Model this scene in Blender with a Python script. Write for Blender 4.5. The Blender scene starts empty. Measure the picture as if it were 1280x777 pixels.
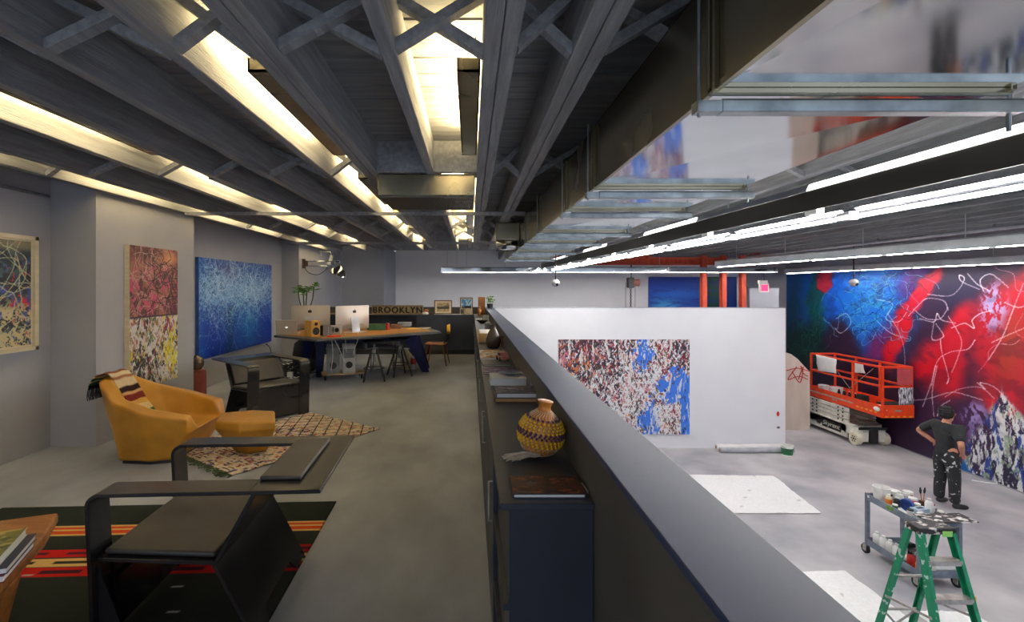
import bpy, bmesh, math, random
import numpy as np
from mathutils import Vector, Matrix
PI = math.pi
random.seed(7)
SC = bpy.context.scene
COL = SC.collection
LZ = -2.26            # lower (painting) floor level; the office floor is z = 0

# ---------------------------------------------------------------- helpers
def F(px, py, z):     # a place on the horizontal plane z, read off the photograph
    Y = 604.0*(1.5-z)/(py-360.0)
    return Vector(((px-588.0)*Y/604.0, Y, z))
def D(px, py, Y):     # a place on the vertical plane at distance Y
    return Vector(((px-588.0)*Y/604.0, Y, 1.5-(py-360.0)*Y/604.0))

def lin(c):
    c = np.asarray(c, dtype=float)
    return np.where(c <= 0.04045, c/12.92, ((c+0.055)/1.055)**2.4)
def rgb(r, g, b):
    l = lin(np.array([r, g, b])/255.0)
    return (float(l[0]), float(l[1]), float(l[2]), 1.0)

def nodes(name):
    m = bpy.data.materials.new(name); m.use_nodes = True
    nt = m.node_tree
    return m, nt, nt.nodes['Principled BSDF']

def M(name, c1, c2=None, scale=6.0, rough=0.5, metal=0.0, bump=0.0, stretch=(1, 1, 1), detail=5.0,
      lo=0.35, hi=0.65, rvar=0.0, spec=0.5, coat=0.0, bscale=None):
    m, nt, b = nodes(name)
    c2 = c2 or tuple(min(1, x*0.82) for x in c1[:3])+(1,)
    tc = nt.nodes.new('ShaderNodeTexCoord'); mp = nt.nodes.new('ShaderNodeMapping')
    mp.inputs['Scale'].default_value = stretch
    nz = nt.nodes.new('ShaderNodeTexNoise'); nz.inputs['Scale'].default_value = scale; nz.inputs['Detail'].default_value = detail
    cr = nt.nodes.new('ShaderNodeValToRGB')
    cr.color_ramp.elements[0].position = lo; cr.color_ramp.elements[0].color = c1
    cr.color_ramp.elements[1].position = hi; cr.color_ramp.elements[1].color = c2
    L = nt.links.new
    L(tc.outputs['Object'], mp.inputs['Vector']); L(mp.outputs['Vector'], nz.inputs['Vector'])
    L(nz.outputs['Fac'], cr.inputs['Fac']); L(cr.outputs['Color'], b.inputs['Base Color'])
    b.inputs['Roughness'].default_value = rough; b.inputs['Metallic'].default_value = metal
    b.inputs['Specular IOR Level'].default_value = spec
    if coat: b.inputs['Coat Weight'].default_value = coat
    if rvar:
        mr = nt.nodes.new('ShaderNodeMapRange')
        mr.inputs['To Min'].default_value = max(0.02, rough-rvar); mr.inputs['To Max'].default_value = rough+rvar
        L(nz.outputs['Fac'], mr.inputs['Value']); L(mr.outputs['Result'], b.inputs['Roughness'])
    if bump:
        bp = nt.nodes.new('ShaderNodeBump'); bp.inputs['Strength'].default_value = bump; bp.inputs['Distance'].default_value = 0.01
        if bscale:
            n2 = nt.nodes.new('ShaderNodeTexNoise'); n2.inputs['Scale'].default_value = bscale; n2.inputs['Detail'].default_value = 3
            L(mp.outputs['Vector'], n2.inputs['Vector']); L(n2.outputs['Fac'], bp.inputs['Height'])
        else:
            L(nz.outputs['Fac'], bp.inputs['Height'])
        L(bp.outputs['Normal'], b.inputs['Normal'])
    return m

def EM(name, col, s):
    m, nt, b = nodes(name)
    b.inputs['Base Color'].default_value = col
    b.inputs['Emission Color'].default_value = col
    b.inputs['Emission Strength'].default_value = s
    nz = nt.nodes.new('ShaderNodeTexNoise'); nz.inputs['Scale'].default_value = 3.0
    mr = nt.nodes.new('ShaderNodeMapRange'); mr.inputs['To Min'].default_value = s*0.94; mr.inputs['To Max'].default_value = s*1.06
    nt.links.new(nz.outputs['Fac'], mr.inputs['Value']); nt.links.new(mr.outputs['Result'], b.inputs['Emission Strength'])
    return m

def VC(name, rough=0.6, bump=0.0, spec=0.3, bscale=60):       # colours painted on the mesh, broken up by noise
    m, nt, b = nodes(name)
    at = nt.nodes.new('ShaderNodeAttribute'); at.attribute_name = 'Col'
    nz = nt.nodes.new('ShaderNodeTexNoise'); nz.inputs['Scale'].default_value = bscale; nz.inputs['Detail'].default_value = 4
    tc = nt.nodes.new('ShaderNodeTexCoord')
    mr = nt.nodes.new('ShaderNodeMapRange'); mr.inputs['To Min'].default_value = 0.86; mr.inputs['To Max'].default_value = 1.12
    mx = nt.nodes.new('ShaderNodeVectorMath'); mx.operation = 'SCALE'
    L = nt.links.new
    L(tc.outputs['Object'], nz.inputs['Vector']); L(nz.outputs['Fac'], mr.inputs['Value'])
    L(at.outputs['Vector'], mx.inputs[0]); L(mr.outputs['Result'], mx.inputs['Scale'])
    L(mx.outputs['Vector'], b.inputs['Base Color'])
    b.inputs['Roughness'].default_value = rough; b.inputs['Specular IOR Level'].default_value = spec
    if bump:
        bp = nt.nodes.new('ShaderNodeBump'); bp.inputs['Strength'].default_value = bump; bp.inputs['Distance'].default_value = 0.006
        L(nz.outputs['Fac'], bp.inputs['Height']); L(bp.outputs['Normal'], b.inputs['Normal'])
    return m

# ---- mesh building
def BM(): return bmesh.new()
def box(bm, x0, x1, y0, y1, z0, z1, mtx=None):
    v = [Vector((x, y, z)) for z in (z0, z1) for y in (y0, y1) for x in (x0, x1)]
    if mtx: v = [mtx @ p for p in v]
    v = [bm.verts.new(p) for p in v]
    for f in ((0, 2, 3, 1), (4, 5, 7, 6), (0, 1, 5, 4), (2, 6, 7, 3), (0, 4, 6, 2), (1, 3, 7, 5)):
        bm.faces.new([v[i] for i in f])
def rot(loc, rz=0, rx=0, ry=0):
    return Matrix.Translation(loc) @ Matrix.Rotation(rz, 4, 'Z') @ Matrix.Rotation(ry, 4, 'Y') @ Matrix.Rotation(rx, 4, 'X')
def bar(bm, a, b, w, h, up=(0, 0, 1)):      # rectangular bar from a to b, w across, h along "up"
    a = Vector(a); b = Vector(b); d = (b-a); L = d.length; d.normalize()
    up = Vector(up)
    if abs(d.dot(up)) > 0.98: up = Vector((0, 1, 0))
    s = d.cross(up).normalized(); u = s.cross(d).normalized()
    v = []
    for p in (a, b):
        for i, j in ((-1, -1), (1, -1), (1, 1), (-1, 1)):
            v.append(bm.verts.new(p + s*(w/2*i) + u*(h/2*j)))
    for f in ((3, 2, 1, 0), (4, 5, 6, 7), (0, 1, 5, 4), (1, 2, 6, 5), (2, 3, 7, 6), (3, 0, 4, 7)):
        bm.faces.new([v[i] for i in f])
def tube(bm, pts, r, seg=8, cap=True):
    pts = [Vector(p) for p in pts]; rings = []
    rr = r if isinstance(r, (list, tuple)) else [r]*len(pts)
    prev = None
    for i, p in enumerate(pts):
        d = (pts[min(i+1, len(pts)-1)]-pts[max(i-1, 0)])
        if d.length < 1e-9: d = Vector((0, 0, 1))
        d.normalize()
        if prev is None:
            n = d.cross(Vector((0, 0, 1)))
            if n.length < 0.05: n = d.cross(Vector((0, 1, 0)))
        else:
            n = prev - d*prev.dot(d)
            if n.length < 1e-6: n = d.orthogonal()
        n.normalize(); prev = n; b = d.cross(n)
        rings.append([bm.verts.new(p + (n*math.cos(2*PI*k/seg)+b*math.sin(2*PI*k/seg))*rr[i]) for k in range(seg)])
    for a, b in zip(rings, rings[1:]):
        for k in range(seg):
            bm.faces.new((a[k], a[(k+1) % seg], b[(k+1) % seg], b[k]))
    if cap:
        bm.faces.new(rings[0][::-1]); bm.faces.new(rings[-1])
def curve(pts, n=8):      # Catmull-Rom through pts
    P = [Vector(p) for p in pts]; P = [P[0]*2-P[1]]+P+[P[-1]*2-P[-2]]
    out = []
    for i in range(1, len(P)-2):
        for k in range(n):
            t = k/n; a, b, c, d = P[i-1], P[i], P[i+1], P[i+2]
            out.append(0.5*((2*b)+(c-a)*t+(2*a-5*b+4*c-d)*t*t+(3*b-a-3*c+d)*t**3))
    out.append(P[-2]); return out
def lathe(bm, prof, c=(0, 0, 0), seg=20, mtx=None):    # prof: (r, z)
    c = Vector(c); rings = []
    for r, z in prof:
        ring = []
        for k in range(seg):
            p = Vector((r*math.cos(2*PI*k/seg), r*math.sin(2*PI*k/seg), z))
            if mtx: p = mtx @ p
            ring.append(bm.verts.new(c+p))
        rings.append(ring)
    for a, b in zip(rings, rings[1:]):
        for k in range(seg):
            bm.faces.new((a[k], a[(k+1) % seg], b[(k+1) % seg], b[k]))
    bm.faces.new(rings[0][::-1]); bm.faces.new(rings[-1])
def prism(bm, poly, lo, hi, axis='z'):      # poly in the two other axes
    def P(a, b, h):
        return {'z': (a, b, h), 'y': (a, h, b), 'x': (h, a, b)}[axis]
    A = [bm.verts.new(P(a, b, lo)) for a, b in poly]; B = [bm.verts.new(P(a, b, hi)) for a, b in poly]
    n = len(poly)
    bm.faces.new(A[::-1]); bm.faces.new(B)
    for i in range(n):
        bm.faces.new((A[i], A[(i+1) % n], B[(i+1) % n], B[i]))
def thick(pts, t):      # 2-D path -> closed outline of thickness t
    P = [Vector((a, b)) for a, b in pts]; L, R = [], []
    for i, p in enumerate(P):
        d1 = (p-P[i-1]).normalized() if i else None
        d2 = (P[i+1]-p).normalized() if i < len(P)-1 else None
        if d1 is None: d1 = d2
        if d2 is None: d2 = d1
        n1 = Vector((-d1.y, d1.x)); n2 = Vector((-d2.y, d2.x)); n = (n1+n2)
        n.normalize(); k = t/2/max(0.4, n.dot(n1))
        L.append(p+n*k); R.append(p-n*k)
    return [tuple(v) for v in L+R[::-1]]
def ball(bm, c, r, s=(1, 1, 1), seg=12, rings=8):
    m = Matrix.Translation(Vector(c)) @ Matrix.Diagonal((r*s[0], r*s[1], r*s[2], 1))
    bmesh.ops.create_uvsphere(bm, u_segments=seg, v_segments=rings, radius=1, matrix=m)

def obj(name, bm, mat, parent=None, bevel=0.0, smooth=False, seg=2, sub=0, ang=40):
    me = bpy.data.meshes.new(name)
    bmesh.ops.recalc_face_normals(bm, faces=bm.faces)
    bm.to_mesh(me); bm.free()
    o = bpy.data.objects.new(name, me); COL.objects.link(o)
    for m in (mat if isinstance(mat, (list, tuple)) else [mat]): me.materials.append(m)
    if parent: o.parent = parent
    if bevel:
        b = o.modifiers.new('bevel', 'BEVEL'); b.width = bevel; b.segments = seg; b.limit_method = 'ANGLE'; b.angle_limit = math.radians(30)
    if sub:
        s = o.modifiers.new('sub', 'SUBSURF'); s.levels = sub; s.render_levels = sub
    if smooth:
        for p in me.polygons: p.use_smooth = True
        if not sub:
            try: me.set_sharp_from_angle(angle=math.radians(ang))
            except Exception: pass
    return o
def tag(o, label, cat, group=None, kind=None):
    o['label'] = label; o['category'] = cat
    if group: o['group'] = group
    if kind: o['kind'] = kind
    return o
def thing(name, label, cat, loc=(0, 0, 0), rz=0.0, group=None):
    o = bpy.data.objects.new(name, None); COL.objects.link(o)
    o.empty_display_size = 0.1
    o.location = loc; o.rotation_euler = (0, 0, rz)
    return tag(o, label, cat, group)
def struct(name, bm, mat, **k):
    o = obj(name, bm, mat, **k); o['kind'] = 'structure'; return o
def dup(root, loc, rz=None, label=None):
    def cp(o, par):
        c = o.copy(); COL.objects.link(c)
        if par is not None: c.parent = par
        for ch in [x for x in bpy.data.objects if x.parent == o]: cp(ch, c)
        return c
    r = cp(root, None); r.location = loc
    if rz is not None: r.rotation_euler = (0, 0, rz)
    if label: r['label'] = label
    return r
def painted(name, P0, Pu, Pv, img, mat, parent=None, thickfn=None):
    """grid patch with painted vertex colours; img rows run along Pv, columns along Pu (sRGB 0..1)"""
    P0, Pu, Pv = (np.array(p, float) for p in (P0, Pu, Pv))
    H, W = img.shape[:2]
    u = np.linspace(0, 1, W); v = np.linspace(0, 1, H); U, V = np.meshgrid(u, v)
    pos = P0+U[..., None]*Pu+V[..., None]*Pv
    if thickfn is not None: pos = pos+thickfn(U, V)
    return gridmesh(name, pos, img, mat, parent)
def gridmesh(name, pos, img, mat, parent=None, smooth=False):
    H, W = img.shape[:2]
    idx = np.arange(H*W).reshape(H, W)
    f = np.stack([idx[:-1, :-1], idx[:-1, 1:], idx[1:, 1:], idx[1:, :-1]], -1).reshape(-1, 4)
    me = bpy.data.meshes.new(name)
    me.vertices.add(H*W); me.vertices.foreach_set('co', pos.reshape(-1).astype(np.float32))
    n = len(f); me.loops.add(n*4); me.polygons.add(n)
    me.loops.foreach_set('vertex_index', f.reshape(-1).astype(np.int32))
    me.polygons.foreach_set('loop_start', np.arange(0, n*4, 4, dtype=np.int32))
    me.polygons.foreach_set('loop_total', np.full(n, 4, dtype=np.int32))
    if smooth: me.polygons.foreach_set('use_smooth', np.ones(n, dtype=bool))
    me.update(calc_edges=True); me.validate()
    a = me.color_attributes.new('Col', 'FLOAT_COLOR', 'POINT')
    c = np.ones((H*W, 4), np.float32); c[:, :3] = lin(np.clip(img, 0, 1)).reshape(-1, 3)
    a.data.foreach_set('color', c.reshape(-1))
    me.materials.append(mat)
    o = bpy.data.objects.new(name, me); COL.objects.link(o)
    if parent: o.parent = parent
    return o
def text_obj(name, s, size, mat, mtx, parent=None, ext=0.002, shear=0.0, font_scale=1.0, bold=0.0):
    cu = bpy.data.curves.new(name, 'FONT'); cu.body = s; cu.size = size; cu.extrude = ext; cu.shear = shear; cu.offset = bold
    cu.align_x = 'CENTER'; cu.align_y = 'CENTER'; cu.space_character = font_scale
    t = bpy.data.objects.new(name, cu); COL.objects.link(t)
    dg = bpy.context.evaluated_depsgraph_get(); dg.update()
    me = bpy.data.meshes.new_from_object(t.evaluated_get(dg))
    COL.objects.unlink(t); bpy.data.objects.remove(t)
    me.transform(mtx); me.materials.clear(); me.materials.append(mat)
    o = bpy.data.objects.new(name, me); COL.objects.link(o)
    if parent: o.parent = parent
    return o

# ---- painting with numpy (colours in sRGB 0..1)
def vn(U, V, fx, fy, seed, octv=4):
    r = np.random.default_rng(seed); out = np.zeros_like(U); amp = 1.0; tot = 0
    for o in range(octv):
        nx, ny = int(max(2, fx*2**o))+2, int(max(2, fy*2**o))+2
        g = r.random((ny+1, nx+1))
        x = U*(nx-2)+r.random(); y = V*(ny-2)+r.random(); q = r.random(4)*6.28
        x, y = x+.55*np.sin(y*1.37+q[0])+.3*np.sin(y*2.9+q[1]), y+.5*np.sin(x*1.21+q[2])+.3*np.sin(x*2.7+q[3])
        x = np.mod(x, nx-1e-4); y = np.mod(y, ny-1e-4)
        xi = x.astype(int); yi = y.astype(int); xf = x-xi; yf = y-yi
        xf = xf*xf*(3-2*xf); yf = yf*yf*(3-2*yf)
        out += amp*((g[yi, xi]*(1-xf)+g[yi, xi+1]*xf)*(1-yf)+(g[yi+1, xi]*(1-xf)+g[yi+1, xi+1]*xf)*yf)
        tot += amp; amp *= 0.62
    return out/tot
def sst(x, a, b):
    t = np.clip((x-a)/(b-a), 0, 1); return t*t*(3-2*t)
def put(img, mask, col):
    img[:] = img*(1-mask[..., None])+np.array(col)/255.0*mask[..., None]
def canvas(W, H, col):
    img = np.zeros((H, W, 3)); img[:] = np.array(col)/255.0
    U, V = np.meshgrid(np.linspace(0, 1, W), np.linspace(0, 1, H))
    return img, U, V
def stroke(img, pts, col, r=1, a=1.0):      # pts in column,row units
    H, W = img.shape[:2]; pts = np.array(pts, float)
    c = np.array(col)/255.0
    P = [Vector((p[0], p[1], 0)) for p in pts]
    q = curve(P, 24) if len(P) > 2 else [P[0].lerp(P[1], t/40) for t in range(41)]
    for s, e in zip(q, q[1:]):
        n = max(1, int((e-s).length))
        for k in range(n):
            p = s.lerp(e, k/n); x, y = p.x, p.y
            i0, i1 = int(math.floor(x-r+.5)), int(math.floor(x+r+.5)); j0, j1 = int(math.floor(y-r+.5)), int(math.floor(y+r+.5))
            i0 = max(i0, 0); j0 = max(j0, 0); i1 = min(i1, W); j1 = min(j1, H)
            if i1 > i0 and j1 > j0:
                img[j0:j1, i0:i1] = img[j0:j1, i0:i1]*(1-a)+c*a
def scribbles(img, n, col, rg, box, r=1, a=.9, size=.15, npt=6):
    H, W = img.shape[:2]
    for _ in range(n):
        x, y = rg.uniform(box[0], box[1])*W, rg.uniform(box[2], box[3])*H
        pts = []; ang = rg.uniform(0, 2*PI)
        for k in range(npt):
            pts.append((x, y)); ang += rg.uniform(-1.6, 1.6)
            st = rg.uniform(.3, 1)*size*min(W, H); x += st*math.cos(ang); y += st*math.sin(ang)
        stroke(img, pts, col, r, a)
# ---------------------------------------------------------------- materials
m_joist = M('joist_grey_paint', rgb(130, 131, 134), rgb(162, 163, 166), 5, .8, stretch=(7, .5, 7), bump=.6, bscale=30, lo=.3, hi=.7)
m_plank = M('deck_plank_paint', rgb(122, 123, 127), rgb(148, 149, 152), 3, .85, stretch=(.5, 6, 2), bump=.4, bscale=40)
m_wall = M('wall_grey_paint', rgb(154, 154, 160), rgb(161, 161, 166), 1.2, .75)
m_wallw = M('wall_white_paint', rgb(232, 233, 238), rgb(238, 239, 243), 1.0, .8)
m_floor = M('office_concrete', rgb(116, 120, 128), rgb(172, 177, 186), 1.7, .5, detail=12, bump=.1, bscale=60, stretch=(1, .6, 1), lo=.28, hi=.72, rvar=.1, spec=.35)
m_floor2 = M('studio_concrete', rgb(146, 146, 154), rgb(204, 201, 202), .9, .55, detail=12, bump=.05, bscale=50, lo=.3, hi=.7, rvar=.08, spec=.35)
m_black = M('blackened_steel', rgb(36, 37, 42), rgb(48, 49, 54), 3, .38, metal=.25, detail=8, rvar=.08, bump=.03)
m_cap = M('parapet_cap_paint', rgb(48, 58, 86), rgb(64, 75, 106), 2.2, .42, metal=.0, detail=9, stretch=(1, .5, 1), rvar=.06, spec=.4)
m_cab = M('cabinet_black', rgb(42, 45, 55), rgb(51, 55, 66), 3, .42, detail=6, rvar=.05, bump=.02)
m_steelblk = M('chair_black_lacquer', rgb(32, 31, 32), rgb(42, 40, 41), 3, .26, detail=4, rvar=.04, spec=.5)
m_leatherblk = M('black_leather', rgb(58, 55, 53), rgb(70, 66, 64), 5, .45, bump=.12, bscale=140)
m_leather = M('mustard_leather', rgb(176, 122, 30), rgb(194, 138, 44), 5, .40, bump=.08, bscale=160, detail=6)
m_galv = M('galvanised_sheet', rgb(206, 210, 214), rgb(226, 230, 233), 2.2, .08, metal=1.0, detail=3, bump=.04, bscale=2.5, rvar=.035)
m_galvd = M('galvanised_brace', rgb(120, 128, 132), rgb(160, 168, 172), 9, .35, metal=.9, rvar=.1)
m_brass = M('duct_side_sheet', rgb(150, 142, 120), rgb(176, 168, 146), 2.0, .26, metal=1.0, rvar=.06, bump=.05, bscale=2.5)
m_fixw = M('fixture_white_metal', rgb(190, 194, 198), rgb(210, 213, 216), 4, .4, metal=.3)
m_fixd = M('fixture_dark_side', rgb(84, 82, 76), rgb(104, 100, 92), 3, .4, metal=.5, stretch=(1, .3, 1))
m_fixg = M('fixture_reflector', rgb(96, 98, 104), rgb(116, 118, 124), 4, .2, metal=.95)
m_tubeon = EM('lamp_tube_lit', (1, .97, .94, 1), 98.0)
m_lens = EM('lamp_lens_lit', (1, .97, .94, 1), 3.0)
m_tubeoff = M('lamp_tube_glass', rgb(225, 226, 228), rgb(236, 236, 238), 4, .2)
m_warm = EM('uplight_tube_lit', (1, .80, .42, 1), 16.0)
m_orange = M('lift_orange_paint', rgb(226, 62, 22), rgb(240, 80, 34), 6, .45, rvar=.1)
m_orangeb = M('crane_red_oxide', rgb(176, 62, 36), rgb(206, 84, 52), 4, .6, stretch=(3, 3, .6))
m_liftw = M('lift_white_paint', rgb(206, 204, 192), rgb(228, 226, 214), 7, .5, bump=.05)
m_dark = M('dark_rubber', rgb(26, 26, 28), rgb(40, 40, 42), 9, .7)
m_red = M('red_paint', rgb(176, 36, 30), rgb(198, 50, 42), 5, .45)
m_green = M('ladder_green_fibreglass', rgb(8, 120, 84), rgb(22, 146, 104), 12, .45, lo=.4, hi=.6)
m_greensplat = M('ladder_paint_splatter', rgb(10, 128, 90), rgb(190, 206, 200), 16, .5, lo=.60, hi=.66, detail=3)
m_alu = M('scuffed_aluminium', rgb(150, 146, 140), rgb(188, 184, 178), 14, .45, metal=.4, lo=.35, hi=.65)
m_capsplat = M('black_cap_with_splatter', rgb(34, 32, 32), rgb(206, 200, 196), 15, .6, lo=.55, hi=.62, detail=4, stretch=(.6, 1.4, 1))
m_cart = M('cart_blue_grey', rgb(98, 108, 122), rgb(124, 133, 146), 8, .5, rvar=.1)
m_white = M('white_plastic', rgb(224, 223, 218), rgb(236, 235, 231), 9, .45)
m_paper = M('white_paper', rgb(228, 228, 226), rgb(240, 240, 238), 5, .8)
m_cloth = M('drop_cloth_white', rgb(222, 222, 226), rgb(240, 240, 243), 2.0, .85, bump=.3, bscale=9)
m_woodo = M('oak_veneer', rgb(172, 112, 46), rgb(204, 142, 66), 4, .5, stretch=(1, 9, 9), detail=6)
m_woodc = M('chair_plywood', rgb(164, 100, 44), rgb(196, 128, 62), 4, .45, stretch=(1, 8, 8))
m_wood = M('live_edge_wood', rgb(112, 68, 32), rgb(172, 112, 56), 2.5, .4, stretch=(1, 7, 7), detail=7, rvar=.06)
m_boardw = M('raw_board', rgb(168, 132, 92), rgb(190, 154, 112), 5, .6, stretch=(1, 8, 8))
m_kraft = M('kraft_card', rgb(188, 146, 92), rgb(204, 162, 108), 6, .75)
m_silver = M('silver_aluminium', rgb(186, 182, 176), rgb(200, 196, 190), 3, .32, metal=.6)
m_imac = M('imac_shell', rgb(190, 180, 166), rgb(202, 192, 178), 2, .35, metal=.35)
m_navy = M('desk_leg_navy', rgb(30, 36, 84), rgb(44, 50, 106), 4, .4)
m_desk = M('desk_top_grey', rgb(58, 58, 60), rgb(74, 74, 76), 4, .5)
m_ceram = M('brown_ceramic', rgb(66, 50, 40), rgb(88, 68, 54), 4, .25, rvar=.06)
m_gourd = M('gourd_skin', rgb(186, 108, 34), rgb(212, 140, 56), 5, .3, rvar=.08)
m_beady = M('yellow_bead', rgb(236, 178, 14), rgb(246, 196, 40), 30, .3)
m_beadp = M('purple_bead', rgb(72, 40, 62), rgb(92, 54, 80), 30, .3)
m_string = M('cotton_string', rgb(190, 172, 148), rgb(214, 198, 176), 40, .9)
m_leaf = M('leaf_green', rgb(66, 112, 40), rgb(112, 156, 58), 14, .5)
m_stem = M('plant_stem', rgb(58, 70, 38), rgb(80, 92, 52), 12, .6)
m_glass = M('clear_acrylic', rgb(120, 124, 128), rgb(132, 136, 140), 5, .08)
m_chrome = M('polished_chrome', rgb(206, 206, 208), rgb(224, 224, 226), 3, .1, metal=1.0)
m_grey = M('mid_grey_plastic', rgb(104, 106, 110), rgb(120, 122, 126), 8, .5)
m_lgrey = M('light_grey_metal', rgb(168, 172, 178), rgb(190, 193, 198), 8, .4, metal=.3)
m_cream = M('cream_frame_wood', rgb(214, 200, 164), rgb(228, 214, 180), 4, .5, stretch=(1, 1, 6))
m_blue = M('blue_plastic', rgb(34, 62, 128), rgb(48, 80, 150), 9, .45)
m_orangep = M('orange_plastic', rgb(226, 110, 24), rgb(238, 130, 44), 9, .45)
m_yellow = M('yellow_plastic', rgb(232, 186, 30), rgb(240, 200, 54), 9, .45)
m_greenp = M('green_card', rgb(50, 92, 60), rgb(62, 106, 72), 9, .6)
m_skin = M('skin', rgb(188, 128, 96), rgb(202, 142, 110), 20, .55)
m_hair = M('black_hair', rgb(16, 14, 14), rgb(30, 26, 24), 60, .7, bump=.8)
m_shirt = M('charcoal_tee', rgb(30, 31, 33), rgb(40, 41, 43), 14, .85, bump=.2)
m_trous = M('paint_spattered_trousers', rgb(34, 34, 37), rgb(200, 198, 200), 15, .85, lo=.60, hi=.67, detail=5, bump=.15)
m_shoe = M('dark_shoe', rgb(34, 30, 30), rgb(60, 56, 56), 20, .7)
m_pink = EM('sign_face_lit', rgb(244, 60, 110), 1.0)
m_apple = M('black_logo', rgb(20, 20, 22), rgb(26, 26, 28), 9, .3)
m_logo_w = EM('lit_logo', (1, 1, 1, 1), 1.5)
m_text = M('dark_lettering', rgb(24, 22, 20), rgb(34, 30, 28), 20, .7)
m_stone = M('block_sign_wood', rgb(134, 116, 80), rgb(168, 148, 106), 16, .75)
m_fringe = M('fringe_dark_green', rgb(40, 52, 30), rgb(70, 84, 52), 30, .9)
m_tan = M('tan_canvas', rgb(206, 190, 174), rgb(224, 210, 196), 1.4, .8, stretch=(2, 2, .5))
v_paint = VC('oil_paint_surface', .45, .35, .4, 45)
v_flat = VC('printed_surface', .5, .0, .4, 30)
v_rug = VC('woven_wool', .95, .6, .1, 120)

# ---------------------------------------------------------------- setting
bm = BM(); box(bm, -4.3, .345, -1.6, 11.2, -.28, 0); struct('floor', bm, m_floor)
bm = BM(); box(bm, -4.3, 10.35, -1.6, 15.7, LZ-.2, LZ); struct('floor_lower', bm, m_floor2)
poly = [(-3.977, -1.6), (-3.977, 4.576), (-3.546, 4.576), (-3.546, 6.19), (-3.977, 6.19), (-3.977, 10.18), (-3.615, 10.18), (-3.615, 11.2), (-4.3, 11.2), (-4.3, -1.6)]
bm = BM(); prism(bm, poly, 0, 2.664); struct('wall_left', bm, m_wall)
poly = [(-3.615, 11.2), (-3.615, 13.4), (-2.4, 13.4), (-2.4, 15.5), (-2.6, 15.7), (-4.3, 15.7), (-4.3, 11.2)]
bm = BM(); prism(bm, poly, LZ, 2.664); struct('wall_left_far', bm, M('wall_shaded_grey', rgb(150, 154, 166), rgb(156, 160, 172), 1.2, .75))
bm = BM(); box(bm, -2.4, 8.72, 15.5, 15.7, LZ, 3.1); struct('wall_back', bm, m_wallw)
bm = BM(); box(bm, 8.72, 10.12, 15.5, 15.7, LZ, 3.1); struct('wall_back_corner', bm, m_wall)
bm = BM(); box(bm, 10.12, 10.35, -1.6, 15.7, LZ, 2.664); struct('wall_right', bm, m_wall)
# low wall round the office edge, with a smooth cap, and the free-standing white partition below
bm = BM(); box(bm, .345, .51, -1.6, 11.36, LZ, 1.045); box(bm, -3.61, .345, 11.2, 11.36, LZ, 1.045)
struct('wall_parapet', bm, M('parapet_side', rgb(76, 72, 64), rgb(90, 86, 78), 3, .5, detail=7, rvar=.05))
bm = BM(); prism(bm, [(.338, -1.6), (.515, -1.6), (.515, 11.365), (-3.61, 11.365), (-3.61, 11.19), (.338, 11.19)], 1.045, 1.062); struct('trim_1', bm, m_cap, bevel=.003)
bm = BM(); box(bm, .512, 7.405, 11.36, 11.5, LZ, 1.03); struct('wall_partition', bm, m_wallw)
bm = BM(); box(bm, .515, 7.405, 11.352, 11.508, 1.03, 1.045); struct('trim_2', bm, m_lgrey)
bm = BM(); box(bm, 8.15, 9.0, 14.1, 14.2, LZ, 1.47); box(bm, 8.15, 9.0, 14.08, 14.22, 1.47, 1.5); struct('wall_nook', bm, M('nook_grey', rgb(176, 180, 188), rgb(184, 188, 195), 1, .7))
# ceiling deck of boards running across
bm = BM(); y = -1.6
while y < 15.6:
    zj = random.uniform(-.003, .003); x1 = 10.35 if y > 11.75 else 10.35
    x0 = -4.3 if y < 11.75 else .82
    box(bm, x0, x1, y+.006, y+.170, 2.667+zj, 2.70+zj); y += .176
struct('ceiling', bm, m_plank)
bm = BM(); box(bm, -4.3, 10.35, -1.6, 15.7, 2.71, 2.76); box(bm, -4.3, .82, 11.85, 15.7, 3.0, 3.06); struct('ceiling_upper', bm, m_plank)

# joists (each with the cross braces in the bay to its right)
rows = [1.88, 3.97, 7.5, 8.75]
left = [(-3.47, 1), (-3.12, 1), (-2.55, 1), (-2.10, 1), (-1.64, 1), (-1.142, 1), (-.738, 2), (-.289, 1), (.18, 2), (.53, 2)]
W1 = .064
names = ['single grey timber joist running along the top of the left wall',
 'grey timber joist closing the outermost glowing bay beside the left wall',
 'grey timber joist on the left of the second glowing bay from the left wall',
 'grey timber joist on the right of the second glowing bay from the left wall',
 'grey timber joist midway across the unlit pair of bays over the armchairs',
 'grey timber joist whose right face glows brightest, left of the long warm bay',
 'double grey timber joist on the right of the long warm bay, meeting the air grille',
 'single grey timber joist ending square on the blocking above the air grille',
 'double grey timber joist over the aisle, right of the hanging box lamp',
 'double grey timber joist nearest the big metal duct']
spans = []
for (xr, n) in left:
    spans.append((xr-(W1 if n == 1 else .128), xr))
x = .95; right = []
while x < 10.05:
    right.append((x-W1, x)); x += .47
lit_bays = {0, 2, 5, 7}      # bays holding uplights (index of joist on their left)
def braces(bm, xa, xb, y):
    pass
allsp = spans+right
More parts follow.
